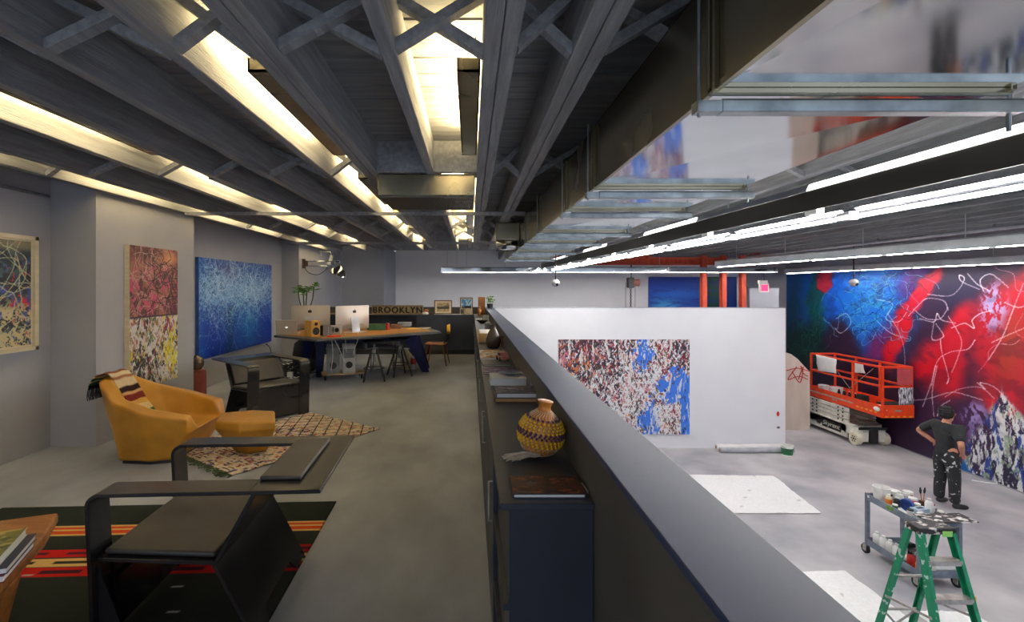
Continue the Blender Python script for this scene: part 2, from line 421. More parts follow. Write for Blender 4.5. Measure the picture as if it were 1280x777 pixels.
for i, (xa, xb) in enumerate(allsp):
    isl = i < len(spans)
    y1 = 11.8 if xa < .7 else 15.45
    if isl:
        j = thing('ceiling_joist', names[i], 'joist', (0, 0, 0), 0, 'grey timber ceiling joists over the office')
    else:
        j = thing('ceiling_joist', 'grey timber joist overhead in shadow above the painting floor', 'joist', (0, 0, 0), 0, 'grey timber joists above the painting floor')
    y0 = -1.6
    bm = BM()
    if isl and left[i][1] == 2:
        box(bm, xa, xa+.062, y0, y1, 2.42, 2.665); box(bm, xa+.066, xb, y0, y1, 2.418, 2.665)
    else:
        box(bm, xa, xb, y0, y1, 2.42, 2.665)
    obj('beam', bm, m_joist, j, bevel=.004, seg=1)
    if i+1 < len(allsp) and xb < 3.2:
        nx = allsp[i+1][0]
        for yy in rows:
            for k, (za, zb) in enumerate(((2.435, 2.65), (2.65, 2.435))):
                bm = BM(); bar(bm, (xb-.005, yy+.045*k, za), (nx+.005, yy+.045*k, zb), .04, .05, (0, 1, 0))
                obj('cross_brace', bm, m_joist, j)
    if i in (6, 7):
        nx = allsp[i+1][0]; bm = BM(); box(bm, xb, nx, 3.82, 3.865, 2.42, 2.665); obj('blocking', bm, m_joist, j)
# header/strut channels hung under the joists
bm = BM(); box(bm, -3.44, .66, 5.82, 5.86, 2.38, 2.418); tag(obj('strut_channel', bm, m_joist), 'grey metal channel crossing under the joists just behind the air grille', 'channel', 'channels crossing under the joists')
bm = BM(); box(bm, -3.6, .66, 9.58, 9.64, 2.37, 2.418); tag(obj('strut_channel', bm, m_joist), 'grey metal channel crossing under the joists near their far ends', 'channel', 'channels crossing under the joists')
bm = BM(); tube(bm, [(-3.95, -1.5, 2.36), (-3.95, 4.5, 2.36), (-3.95, 4.53, 2.36)], .013, 8); tag(obj('conduit', bm, m_grey), 'thin grey conduit along the top of the left wall by the framed painting', 'conduit')

# warm uplights hidden between joists
def uplight(x0, x1, y0, y1, label, en=58.0):
    t = thing('uplight_box', label, 'lamp', (0, 0, 0), 0, 'metal box lamps between the joists')
    bm = BM(); box(bm, x0, x1, y0, y1, 2.45, 2.46); box(bm, x0, x0+.008, y0, y1, 2.45, 2.51); box(bm, x1-.008, x1, y0, y1, 2.45, 2.51)
    box(bm, x0, x1, y0, y0+.008, 2.45, 2.51); box(bm, x0, x1, y1-.008, y1, 2.45, 2.51)
    obj('housing', bm, m_brass, t)
    bm = BM(); tube(bm, [((x0+x1)/2, y0+.04, 2.495), ((x0+x1)/2, y1-.04, 2.495)], .013, 8); obj('lamp_tube', bm, m_warm, t)
    for yy in (y0+.12, y1-.12):
        bm = BM(); tube(bm, [(x1-.02, yy, 2.5), (x1-.02, yy, 2.666)], .005, 6); obj('hanger_rod', bm, m_grey, t)
    L = bpy.data.lights.new('uplight_glow', 'AREA'); L.shape = 'RECTANGLE'; L.size = x1-x0-.02; L.size_y = y1-y0-.1
    L.energy = en; L.color = (1, .76, .37)
    o = bpy.data.objects.new('uplight_glow', L); COL.objects.link(o); o.location = ((x0+x1)/2, (y0+y1)/2, 2.518); o.rotation_euler = (PI, 0, 0)
    o.parent = None
segs = [(.4, 1.7), (2.12, 3.46), (4.2, 5.5), (6.1, 7.3), (7.7, 8.6), (9.7, 11.4)]
baynm = {0: 'outermost warm bay by the left wall', 2: 'second warm bay from the left wall', 5: 'long warm bay over the ottoman', 7: 'bay over the aisle by the air grille'}
posn = ['nearest', 'second nearest', 'third nearest', 'fourth nearest', 'second farthest', 'farthest']
for b in sorted(lit_bays):
    xe = allsp[b+1][0]
    for k, (ya, yb) in enumerate(segs):
        if b == 7 and k in (0,): continue
        if b == 5 and k == 0: continue
        uplight(xe-.112, xe-.008, ya, yb, '%s box lamp in the %s' % (posn[k], baynm[b]), 30.0 if b == 7 and k == 1 else (60.0 if b < 7 else 50.0))

# air grille box under the joists
t = thing('air_grille', 'wide shiny sheet metal grille box hanging below the joists', 'air vent', (0, 0, 0))
bm = BM(); box(bm, -.746, .035, 3.886, 4.56, 2.245, 2.418); obj('housing', bm, m_brass, t, bevel=.006)
bm = BM()
for k in range(58):
    xx = -.725+k*.013
    box(bm, xx, xx+.006, 3.92, 4.53, 2.236, 2.246)
for yy in (3.91, 4.53): box(bm, -.735, .025, yy, yy+.012, 2.234, 2.246)
obj('grille', bm, m_fixd, t)
for xx in (-.70, -.01):
    bm = BM(); box(bm, xx-.01, xx+.01, 3.90, 3.905, 2.41, 2.666); obj('hanger_strap', bm, m_galvd, t)

# ---------------------------------------------------------------- ductwork
t = thing('air_duct', 'large shiny galvanised rectangular duct running along the ceiling', 'duct', (0, 0, 0))
x0, x1, zb, zt = .69, 1.50, 2.06, 2.40
stn = [-1.5, 1.36, 2.67, 3.43, 4.73, 5.8, 7.25, 9.06]
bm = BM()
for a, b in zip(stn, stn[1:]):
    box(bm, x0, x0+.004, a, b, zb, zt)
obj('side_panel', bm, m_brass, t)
bm = BM()
for a, b in zip(stn, stn[1:]):
    nseg = 2
    xm = (x0+x1)/2
    v = [(x0, a, zb), (x1, a, zb), (x1, b, zb), (x0, b, zb)]; c = ((x0+x1)/2, (a+b)/2, zb+.012)     # cross-broken sheet
    vv = [bm.verts.new(p) for p in v]; cc = bm.verts.new(c)
    for k in range(4): bm.faces.new((vv[k], vv[(k+1) % 4], cc))
obj('bottom_panel', bm, m_galv, t)
bm = BM(); box(bm, x1-.004, x1, -1.5, 9.06, zb, zt); box(bm, x0, x1, -1.5, 9.06, zt-.004, zt); box(bm, x0, x1, 9.056, 9.06, zb, zt); obj('far_side_panel', bm, m_galv, t)
for s in stn[1:]:
    bm = BM()
    box(bm, x0-.016, x0, s-.022, s+.022, zb-.01, zt); box(bm, x1, x1+.016, s-.022, s+.022, zb-.01, zt); box(bm, x0-.016, x1+.016, s-.012, s+.012, zb-.016, zb)
    box(bm, x0-.022, x0-.016, s-.006, s+.006, zb, zt)
    obj('joint_flange', bm, m_brass, t, bevel=.002, seg=1)
bm = BM(); box(bm, x0-.006, x0+.01, -1.5, 9.06, zb-.006, zb+.012); obj('corner_seam', bm, m_brass, t)
nm = ['nearest galvanised trapeze bar under the big duct, widest in the picture', 'second galvanised trapeze bar under the duct from the front', 'third galvanised trapeze bar under the duct from the front',
      'fourth galvanised trapeze bar under the duct from the front', 'fifth galvanised trapeze bar under the duct from the front', 'sixth galvanised trapeze bar under the duct, second to last', 'last galvanised trapeze bar under the far end of the duct']
for s, lb in zip(stn[1:], nm):
    h = thing('duct_hanger', lb, 'duct hanger', (0, 0, 0), 0, 'trapeze bars carrying the duct')
    bm = BM(); yy = s+.03 if s > 1.4 else s+.0
    if s < 1.4: yy = s+.02
    box(bm, x0+.03, x1+.09, yy, yy+.041, 2.004, 2.040); box(bm, x0+.03, x1+.09, yy+.004, yy+.037, 2.038, 2.044)
    obj('channel', bm, m_galvd, h, bevel=.003, seg=1)
    bm = BM(); tube(bm, [(x1+.06, yy+.02, 1.955 if s < 1.4 else 1.985), (x1+.06, yy+.02, 2.42)], .006, 8); obj('hanger_rod', bm, m_galvd, h)
    bm = BM(); tube(bm, [(x0-.028, yy+.02, 1.995), (x0-.028, yy+.02, 2.42)], .005, 8); box(bm, x0-.04, x0+.03, yy, yy+.04, 2.006, 2.038); obj('hanger_strap', bm, m_galvd, h)
t = thing('duct_branch', 'short galvanised branch box with a rounded lip left of the far duct', 'duct', (0, 0, 0))
bm = BM(); box(bm, .36, .685, 6.7, 7.2, 2.17, 2.41); obj('box', bm, m_brass, t, bevel=.01)
bm = BM(); lathe(bm, [(.145, 2.17), (.16, 2.15), (.16, 2.10), (.12, 2.06), (.05, 2.05)], (.525, 6.95, 0), 24); obj('outlet', bm, m_galv, t, smooth=True)

# ---------------------------------------------------------------- strip lights over the painting floor
def fixture(p0, p1, zc, kind, label, rods, group='long strip lights over the painting floor', ztop=2.42):
    p0 = Vector((p0[0], p0[1], 0)); p1 = Vector((p1[0], p1[1], 0)); d = p1-p0; L = d.length
    rz = math.atan2(-d.x, d.y)
    t = thing('strip_light', label, 'strip light', (p0.x, p0.y, zc), rz, group)
    if kind == 'big':
        bm = BM(); prism(bm, [(0, -.06), (.008, -.06), (.008, .06), (0, .06)], 0, L, 'y'); obj('side_panel', bm, m_fixd, t)
        bm = BM(); prism(bm, [(.0, .062), (.012, .062), (.03, .10), (.16, .12), (.16, .125), (.02, .106)], 0, L, 'y'); obj('top_rail', bm, m_fixw, t)
        bm = BM(); prism(bm, [(.008, -.045), (.15, -.012), (.19, -.06), (.24, -.03), (.40, -.085), (.41, -.08), (.24, -.02), (.19, -.05), (.15, 0), (.008, -.035)], 0, L, 'y'); obj('reflector', bm, m_fixg, t)
        n = int(L/1.25)
        for k in range(n):
            ya, yb = k*L/n+.05, (k+1)*L/n-.05
            bm = BM(); tube(bm, [(.085, ya, -.025), (.085, yb, -.025)], .012, 8); obj('lamp_tube', bm, m_tubeon, t)
            bm = BM(); tube(bm, [(.33, ya, -.088), (.33, yb, -.088)], .011, 8); obj('lamp_tube', bm, m_tubeon, t)
            bm = BM(); box(bm, .06, .11, yb+.0, yb+.1, -.075, -.03); obj('lamp_socket', bm, m_fixw, t)
            bm = BM(); box(bm, .27, .33, yb, yb+.1, -.11, -.06); obj('lamp_socket', bm, m_fixw, t)
            if k % 2 == 1:
                bm = BM(); prism(bm, [(.0, .066), (.006, .064), (.03, .098), (.02, .104)], ya, yb, 'y'); 
                for v in bm.verts: v.co.x -= .006
                obj('lens', bm, m_lens, t)
    else:
        w = .15
        bm = BM(); prism(bm, [(-w/2, -.02), (-w/2, .10), (-w/2+.02, .12), (w/2-.02, .12), (w/2, .10), (w/2, -.02), (w/2-.012, -.02), (w/2-.02, .05), (-w/2+.02, .05), (-w/2+.012, -.02)], 0, L, 'y'); obj('housing', bm, m_fixw if kind != 'brassy' else m_galv, t)
        n = max(1, int(L/1.25))
        for k in range(n):
            ya, yb = k*L/n+.04, (k+1)*L/n-.04
            bm = BM(); tube(bm, [(0, ya, -.012), (0, yb, -.012)], .007 if kind == 'brassy' else .012, 8); obj('lamp_tube', bm, m_tubeon, t)
            bm = BM(); box(bm, -.03, .03, yb, yb+.08, -.03, .05); obj('lamp_socket', bm, m_fixw, t)
    for r in rods:
        bm = BM(); tube(bm, [(.02, r, .06), (.02, r, ztop-zc)], .006, 6); obj('hanger_rod', bm, m_lgrey, t)
    return t
fixture((2.19, .5), (1.75, 12.0), 2.04, 'big', 'widest strip light, dark side and bare tubes, right below the duct', [1.0, 3.4, 5.6, 8, 10.5])
fixture((6.4, 3.0), (5.63, 11.0), 2.0, 'small', 'pale strip light on thin rods halfway to the big mural', [1, 3.0, 4.4, 6.0, 7.4])
fixture((9.25, 3.5), (9.1, 13.9), 1.94, 'small', 'pale strip light running close along the top of the mural', [1, 3, 5, 7, 9])
fixture((7.9, 12.5), (-.75, 12.5), 1.925, 'brassy', 'far strip light hanging crosswise before the back wall', [1.2, 3, 5, 7, 8.0, 8.25, 8.5], ztop=2.6)

for xx, zz_, lb in ((7.6, 2.36, 'grey pipe running under the joists left of the mural side strip light'), (8.7, 2.34, 'grey pipe running under the joists nearest the mural')):
    bm = BM(); tube(bm, [(xx, 2.0, zz_), (xx, 15.3, zz_)], .03, 10); p_ = tag(obj('ceiling_pipe', bm, m_lgrey, smooth=True), lb, 'pipe')
    for y in range(3, 15, 2):
        bm = BM(); box(bm, xx-.008, xx+.008, y, y+.03, zz_+.02, 2.665); obj('pipe_clamp', bm, m_galvd, p_)
# ---------------------------------------------------------------- paintings
rg = np.random.default_rng(5)
def drip(U, V, fx, fy, seed): return vn(U, V, fx, fy, seed, 4)

# mural on the right wall: columns run from far (Y 15.45) to near, rows from floor up
MY0, MY1, MZ0, MZ1 = 15.45, 4.6, LZ+.03, 2.1
img, U, V = canvas(980, 410, (40, 30, 60))
Yw = MY0+(MY1-MY0)*U; Zw = MZ0+(MZ1-MZ0)*V
n1 = vn(U, V, 9, 5, 1)-.5; n2 = vn(U, V, 9, 5, 2)-.5
PX = 588+604*10.12/Yw + n1*26; PY = 360-604*(Zw-1.5)/Yw + n2*22
def blob(cx, cy, rx, ry, soft=.35, ang=0.0):
    c, s = math.cos(ang), math.sin(ang); dx, dy = PX-cx, PY-cy
    q = np.sqrt(((dx*c+dy*s)/rx)**2+((-dx*s+dy*c)/ry)**2)
    return 1-sst(q, 1-soft, 1+soft)
put(img, blob(1045, 370, 100, 80, .25), (6, 78, 186))
put(img, blob(1095, 392, 45, 62, .4), (12, 104, 204))
put(img, .45*blob(1100, 372, 40, 34, .8)*sst(vn(U, V, 90, 60, 3), .5, .6), (60, 170, 190))
put(img, blob(1150, 355, 26, 30, .5), (84, 40, 130))
put(img, .9*blob(1022, 385, 12, 60, .6), (6, 78, 72))
put(img, .8*blob(992, 400, 14, 60, .7), (8, 60, 80))
put(img, blob(1008, 440, 42, 32, .4), (8, 46, 44))
put(img, blob(1052, 432, 22, 32, .3), (48, 24, 50))
put(img, blob(1033, 350, 11, 18, .2), (158, 30, 52))
put(img, blob(1190, 420, 50, 80, .4), (52, 26, 56))
put(img, blob(1205, 365, 36, 26, .5), (34, 26, 62))
put(img, blob(1080, 500, 70, 60, .4), (44, 22, 52))
put(img, .9*blob(1105, 425, 36, 14, .6, -.9), (120, 24, 90))
put(img, blob(1122, 420, 12, 40, .3, .35), (204, 12, 36))
put(img, blob(1155, 365, 9, 42, .3, .65), (206, 18, 50))
put(img, blob(1175, 465, 34, 36, .4), (200, 12, 36))
put(img, blob(1200, 420, 20, 40, .45, .3), (198, 14, 40))
put(img, blob(1262, 420, 46, 70, .35), (190, 18, 40))
put(img, blob(1290, 360, 24, 26, .4), (196, 14, 40))
put(img, .6*blob(1268, 440, 20, 40, .7), (150, 84, 34))
put(img, blob(1250, 500, 34, 26, .5), (206, 26, 40))
put(img, .9*blob(1330, 470, 60, 80, .5), (190, 26, 46))
put(img, .9*blob(1150, 530, 60, 46, .4), (50, 26, 56))
put(img, .85*blob(1215, 545, 26, 46, .4), (58, 28, 66))
sp = vn(U, V, 120, 28, 9); sp2 = vn(U, V, 150, 24, 10)
put(img, .95*blob(1243, 385, 15, 32, .5)*sst(sp, .45, .53), (176, 164, 214))
put(img, .9*blob(1216, 520, 16, 24, .5)*sst(sp, .48, .56), (160, 142, 200))
tri = sst((PY-478)-(np.abs(PX-1256)*1.5), -6, 14)*sst(PX, 1196, 1206)
low = sst(vn(U, V, 150, 14, 12), .40, .47)
put(img, tri*low*.97, (226, 230, 226))
put(img, tri*sst(sp2, .56, .62)*.95, (34, 30, 60))
put(img, tri*sst(vn(U, V, 90, 10, 14), .60, .66)*.9, (32, 60, 150))
put(img, tri*sst(vn(U, V, 80, 20, 15), .62, .68)*.8, (150, 170, 140))
put(img, blob(1204, 585, 8, 12, .3), (20, 96, 170))
put(img, sst(PX, 1340, 1420)*sst(vn(U, V, 40, 14, 16), .45, .55), (216, 214, 218))
put(img, .28*sst(vn(U, V, 22, 12, 17), .52, .7), (40, 14, 44))
def W2(px, py):      # photograph -> mural column,row
    Y = 604*10.12/(px-588.0); z = 1.5-(py-360.0)*Y/604.0
    return ((Y-MY0)/(MY1-MY0)*980, (z-MZ0)/(MZ1-MZ0)*410)
WH = (236, 222, 226)
for pts in [[(1160, 368), (1190, 369), (1206, 350), (1200, 344), (1203, 352), (1226, 362)], [(1210, 342), (1222, 355), (1238, 364)], [(1230, 364), (1226, 350), (1240, 343), (1262, 360)],
            [(1136, 395), (1150, 380), (1160, 373), (1180, 376), (1186, 388)], [(1142, 386), (1158, 398), (1176, 398), (1186, 384)], [(1150, 398), (1168, 402), (1172, 392), (1178, 400), (1196, 404)],
            [(1168, 402), (1166, 424), (1180, 420), (1170, 404)], [(1176, 424), (1178, 440), (1186, 470), (1184, 480)], [(1186, 395), (1202, 424), (1198, 446), (1190, 466)],
            [(1190, 410), (1206, 404), (1218, 410), (1216, 400), (1226, 392), (1240, 388)], [(1165, 482), (1172, 452), (1188, 440), (1210, 436), (1220, 424)],
            [(1280, 354), (1268, 384), (1254, 420), (1236, 450)], [(1256, 378), (1276, 384), (1300, 370)], [(1240, 428), (1262, 418), (1290, 406)], [(1110, 392), (1122, 410), (1130, 432), (1132, 456)],
            [(1094, 398), (1106, 410), (1118, 418), (1138, 424)], [(1142, 500), (1160, 498), (1190, 490), (1210, 494), (1230, 500)], [(1182, 496), (1200, 486), (1226, 484), (1244, 498)],
            [(1222, 478), (1232, 486), (1226, 478), (1244, 484), (1262, 504), (1280, 540)], [(1188, 500), (1176, 508), (1172, 520)], [(1168, 520), (1166, 490), (1172, 456)], [(1154, 508), (1164, 480), (1170, 456)],
            [(1046, 398), (1058, 392), (1064, 404), (1052, 416), (1044, 410)], [(1096, 374), (1116, 380), (1108, 398), (1124, 402), (1134, 390)], [(1250, 520), (1262, 530), (1290, 560)]]:
    stroke(img, [W2(*p) for p in pts], WH, 1.0, .4)
scribbles(img, 44, (90, 160, 200), rg, (.2, .40, .55, .95), .6, .5, .06)
scribbles(img, 34, (16, 30, 60), rg, (.08, .40, .5, .95), .6, .6, .06)
scribbles(img, 12, (220, 150, 160), rg, (.44, .9, .4, .95), .6, .5, .09)
scribbles(img, 30, (30, 110, 90), rg, (.0, .2, .35, .7), .6, .5, .05)
mu = painted('mural', (10.11, MY0, MZ0), (0, MY1-MY0, 0), (0, 0, MZ1-MZ0), img, v_paint)
tag(mu, 'huge abstract mural in blue, purple and red with white scribbles covering the right wall', 'mural')

def plate(parent, name, P, u, v, depth, mat, nrm):     # thin slab behind a canvas
    pass

# painting on the white partition
img, U, V = canvas(430, 310, (226, 226, 230))
w = vn(U, V, 20, 12, 20)-.5
dk = sst(vn(U, V, 80, 36, 22)+.20*sst(V, .25, .95)*(1-.35*U)-.16*sst(U, .35, .6)*(1-sst(U, .8, .95)), .56, .61)
put(img, dk*.96, (34, 36, 58))
put(img, sst(vn(U, V, 64, 36, 23)+.12*np.exp(-((U-.2)/.1)**2-((V-.85)/.2)**2)+.1*np.exp(-((U-.86)/.12)**2-((V-.8)/.2)**2), .60, .64), (122, 26, 44))
put(img, .9*sst(vn(U, V, 40, 26, 24)+.22*np.exp(-((U-.17)/.09)**2-((V-.72)/.1)**2), .68, .73), (216, 112, 40))
put(img, .85*sst(vn(U, V, 60, 22, 25)+.16*np.exp(-((U-.03)/.05)**2), .62, .68), (206, 132, 142))
put(img, .9*sst(vn(U, V, 60, 20, 26)+.12*np.exp(-((U-.45)/.05)**2-((V-.85)/.2)**2), .64, .70), (66, 66, 48))
bl = np.exp(-((U+.25*w-.64)/.045)**2)*sst(V, .6, .7)+np.exp(-((U-.85+.3*w)/.12)**2-((V-.48+.5*w)/.16)**2)*1.3+np.exp(-((U-.68)/.1)**2-((V-.12+.4*w)/.15)**2)+sst(U, .92, .95)*(V < .62)
put(img, sst(bl*(.6+.8*vn(U, V, 40, 24, 28)), .42, .52), (62, 122, 226))
put(img, .9*sst(vn(U, V, 60, 8, 29)+.1*np.exp(-((U-.78)/.14)**2-((V-.2)/.2)**2), .62, .66), (228, 228, 224))
put(img, .8*sst(vn(U, V, 70, 22, 31), .68, .72), (30, 32, 44))
t = thing('abstract_painting', 'splattered white, navy, red and blue painting on the white partition', 'painting')
bm = BM(); box(bm, 2.06, 5.13, 11.312, 11.352, -1.92, .30); obj('stretcher', bm, m_paper, t)
painted('canvas', (2.06, 11.308, -1.92), (3.07, 0, 0), (0, 0, 2.22), img, v_paint, t)

# blue painting, left wall (columns from near to far)
img, U, V = canvas(420, 260, (10, 60, 150))
put(img, sst(1-V, .3, .9)*.8, (8, 40, 150)); put(img, np.exp(-((U-.62)/.16)**2-((V-.3)/.25)**2)*.8, (8, 104, 170)); put(img, np.exp(-((U-.36)/.06)**2)*(V < .5)*.7, (8, 52, 96))
put(img, .75*sst(V, .82, .98)*(U > .1), (30, 60, 150)); put(img, .55*np.exp(-((U-.35)/.12)**2-((V-.88)/.1)**2), (90, 50, 110)); put(img, .8*sst(.1-U, 0, .1), (10, 80, 170))
put(img, sst(vn(U, V, 70, 60, 40)+.34*np.exp(-((V-.68)/.2)**2), .68, .82)*.75, (150, 186, 222))
scribbles(img, 420, (160, 196, 226), rg, (.05, .98, .5, .95), .6, .5, .16)
scribbles(img, 60, (40, 120, 200), rg, (.05, .98, .05, .6), .6, .35, .2)
scribbles(img, 30, (220, 232, 240), rg, (.05, .98, .55, .85), .6, .7, .12)
t = thing('blue_painting', 'wide deep blue painting with pale scribbles on the left wall', 'painting')
bm = BM(); box(bm, -3.975, -3.925, 6.98, 9.53, .455, 1.95); obj('stretcher', bm, m_blue, t)
painted('canvas', (-3.921, 6.98, .455), (0, 2.55, 0), (0, 0, 1.495), img, v_paint, t)

# two-panel painting on the column
img, U, V = canvas(190, 340, (120, 60, 60))
up = V > .5
put(img, vn(U, V, 10, 16, 50)*.9, (176, 128, 100)); put(img, sst(vn(U, V, 8, 12, 51), .5, .6)*.8, (70, 30, 44)); put(img, sst(vn(U, V, 10, 14, 52), .55, .62)*.85, (196, 70, 110)); put(img, np.exp(-((U-.8)/.25)**2-((V-.93)/.06)**2), (216, 150, 100)); put(img, np.exp(-((U-.3)/.3)**2-((V-.95)/.05)**2)*.8, (60, 26, 30))
scribbles(img, 40, (206, 170, 160), rg, (.02, .9, .52, .9), .6, .75, .22)
scribbles(img, 34, (28, 18, 24), rg, (.5, .98, .55, .9), 1.0, .9, .2)
lo = ~up
base = np.zeros_like(img); base[:] = np.array((206, 200, 196))/255
def bput(m, c): put(base, m, c)
bput(sst(vn(U, V, 26, 30, 53), .54, .6)*.8, (150, 100, 60)); bput(sst(vn(U, V, 24, 26, 54)+.25*np.exp(-((U-.3)/.25)**2-((V-.14)/.14)**2), .60, .66), (36, 34, 36)); bput(sst(vn(U, V, 22, 12, 55)+.35*np.exp(-((U-.84)/.13)**2-((V-.2)/.17)**2), .66, .72), (216, 200, 30)); bput(sst(vn(U, V, 26, 20, 56)+.2*np.exp(-((U-.85)/.15)**2-((V-.4)/.05)**2), .66, .7), (150, 30, 40)); bput(sst(vn(U, V, 26, 20, 57), .68, .72), (90, 140, 70)); bput(sst(vn(U, V, 40, 40, 58), .66, .7)*(V < .3), (220, 222, 220))
img[lo] = base[lo]
img[np.abs(V-.5) < .006] = np.array((60, 40, 40))/255
t = thing('tall_painting', 'tall pink over yellow and white abstract painting on the column', 'painting')
bm = BM(); box(bm, -3.544, -3.494, 4.948, 5.76, .44, 1.945); obj('stretcher', bm, m_cream, t)
painted('canvas', (-3.490, 4.948, .44), (0, .812, 0), (0, 0, 1.505), img, v_paint, t)

# framed painting at the far left
img, U, V = canvas(220, 190, (24, 40, 54))
put(img, sst(vn(U, V, 12, 10, 60), .5, .58)*.8, (70, 92, 96)); put(img, sst(1-V, .45, .7)*sst(vn(U, V, 26, 22, 61), .36, .44), (206, 190, 140)); put(img, sst(vn(U, V, 30, 26, 62), .60, .65), (24, 28, 40)); put(img, sst(vn(U, V, 26, 16, 63)+.2*np.exp(-((V-.42)/.07)**2), .7, .75), (196, 36, 60)); put(img, sst(vn(U, V, 24, 12, 64)+.12*np.exp(-((V-.5)/.1)**2), .66, .72), (60, 80, 150))
put(img, sst(V, .86, .96)*.7, (170, 156, 116))
scribbles(img, 40, (190, 188, 150), rg, (.02, .98, .5, .95), .8, .8, .35, 9)
t = thing('framed_painting', 'dark green and cream scribble painting in a pale wood frame at far left', 'painting')
bm = BM()
ya, yb, za, zb_ = 3.16, 4.396, .945, 1.965
for a in ((ya, yb, za, za+.035), (ya, yb, zb_-.035, zb_), (ya, ya+.035, za, zb_), (yb-.035, yb, za, zb_)):
    box(bm, -3.975, -3.925, a[0], a[1], a[2], a[3])
obj('frame', bm, m_cream, t)
bm = BM(); box(bm, -3.974, -3.955, ya+.03, yb-.03, za+.03, zb_-.03); obj('backing', bm, m_cream, t)
painted('canvas', (-3.952, ya+.05, za+.05), (0, yb-ya-.10, 0), (0, 0, zb_-za-.10), img, v_paint, t)

# blue and green painting on the back wall
img, U, V = canvas(160, 120, (8, 70, 176))
put(img, np.exp(-((U-.18)/.2)**2-((V-.62)/.1)**2)*.9, (70, 170, 224)); put(img, np.exp(-((U-.3)/.3)**2-((V-.78)/.06)**2)*.7, (16, 116, 226)); put(img, sst(V, .88, 1)*.6, (8, 44, 140)); put(img, sst(U+.04*(vn(U, V, 6, 6, 90)-.5), .54, .62)*(1-sst(U, .78, .82)), (6, 70, 66)); put(img, sst(U, .8, .84), (10, 54, 130)); put(img, .5*sst(vn(U, V, 8, 30, 91), .5, .62), (6, 50, 150))
t = thing('wide_painting', 'glowing blue and dark green painting on the back wall behind the orange posts', 'painting')
p0 = D(811, 390, 15.44); p1 = D(921, 346, 15.44)
bm = BM(); box(bm, p0.x, p1.x, 15.45, 15.498, -.6, p1.z); obj('stretcher', bm, m_blue, t)
painted('canvas', (p0.x, 15.446, -.6), (p1.x-p0.x, 0, 0), (0, 0, p1.z+.6), img, v_paint, t)

# tan canvas with red graffiti leaning between partition and lift
t = thing('tan_panel', 'tall tan canvas panel with red scrawl standing beside the orange lift', 'panel')
bm = BM()
v = [(7.42, 12.86, LZ), (9.02, 12.86, LZ), (9.02, 12.86, -.72), (8.86, 12.86, -.56), (8.7, 12.86, -.38), (8.52, 12.86, -.25), (8.36, 12.86, -.2), (7.42, 12.86, -.18)]
prism(bm, [(a[0], a[2]) for a in v], 12.84, 12.87, 'y'); obj('canvas', bm, m_tan, t)
for pts in [[(983, 463), (996, 460), (1006, 462), (1012, 464)], [(996, 458), (985, 474), (998, 470), (1010, 474)], [(990, 464), (1000, 478), (1004, 458), (998, 474)], [(1001, 457), (1004, 466), (1010, 470)]]:
    bm = BM(); tube(bm, curve([D(a, b, 12.832) for a, b in pts], 6), .012, 6); obj('red_scrawl', bm, m_red, t)
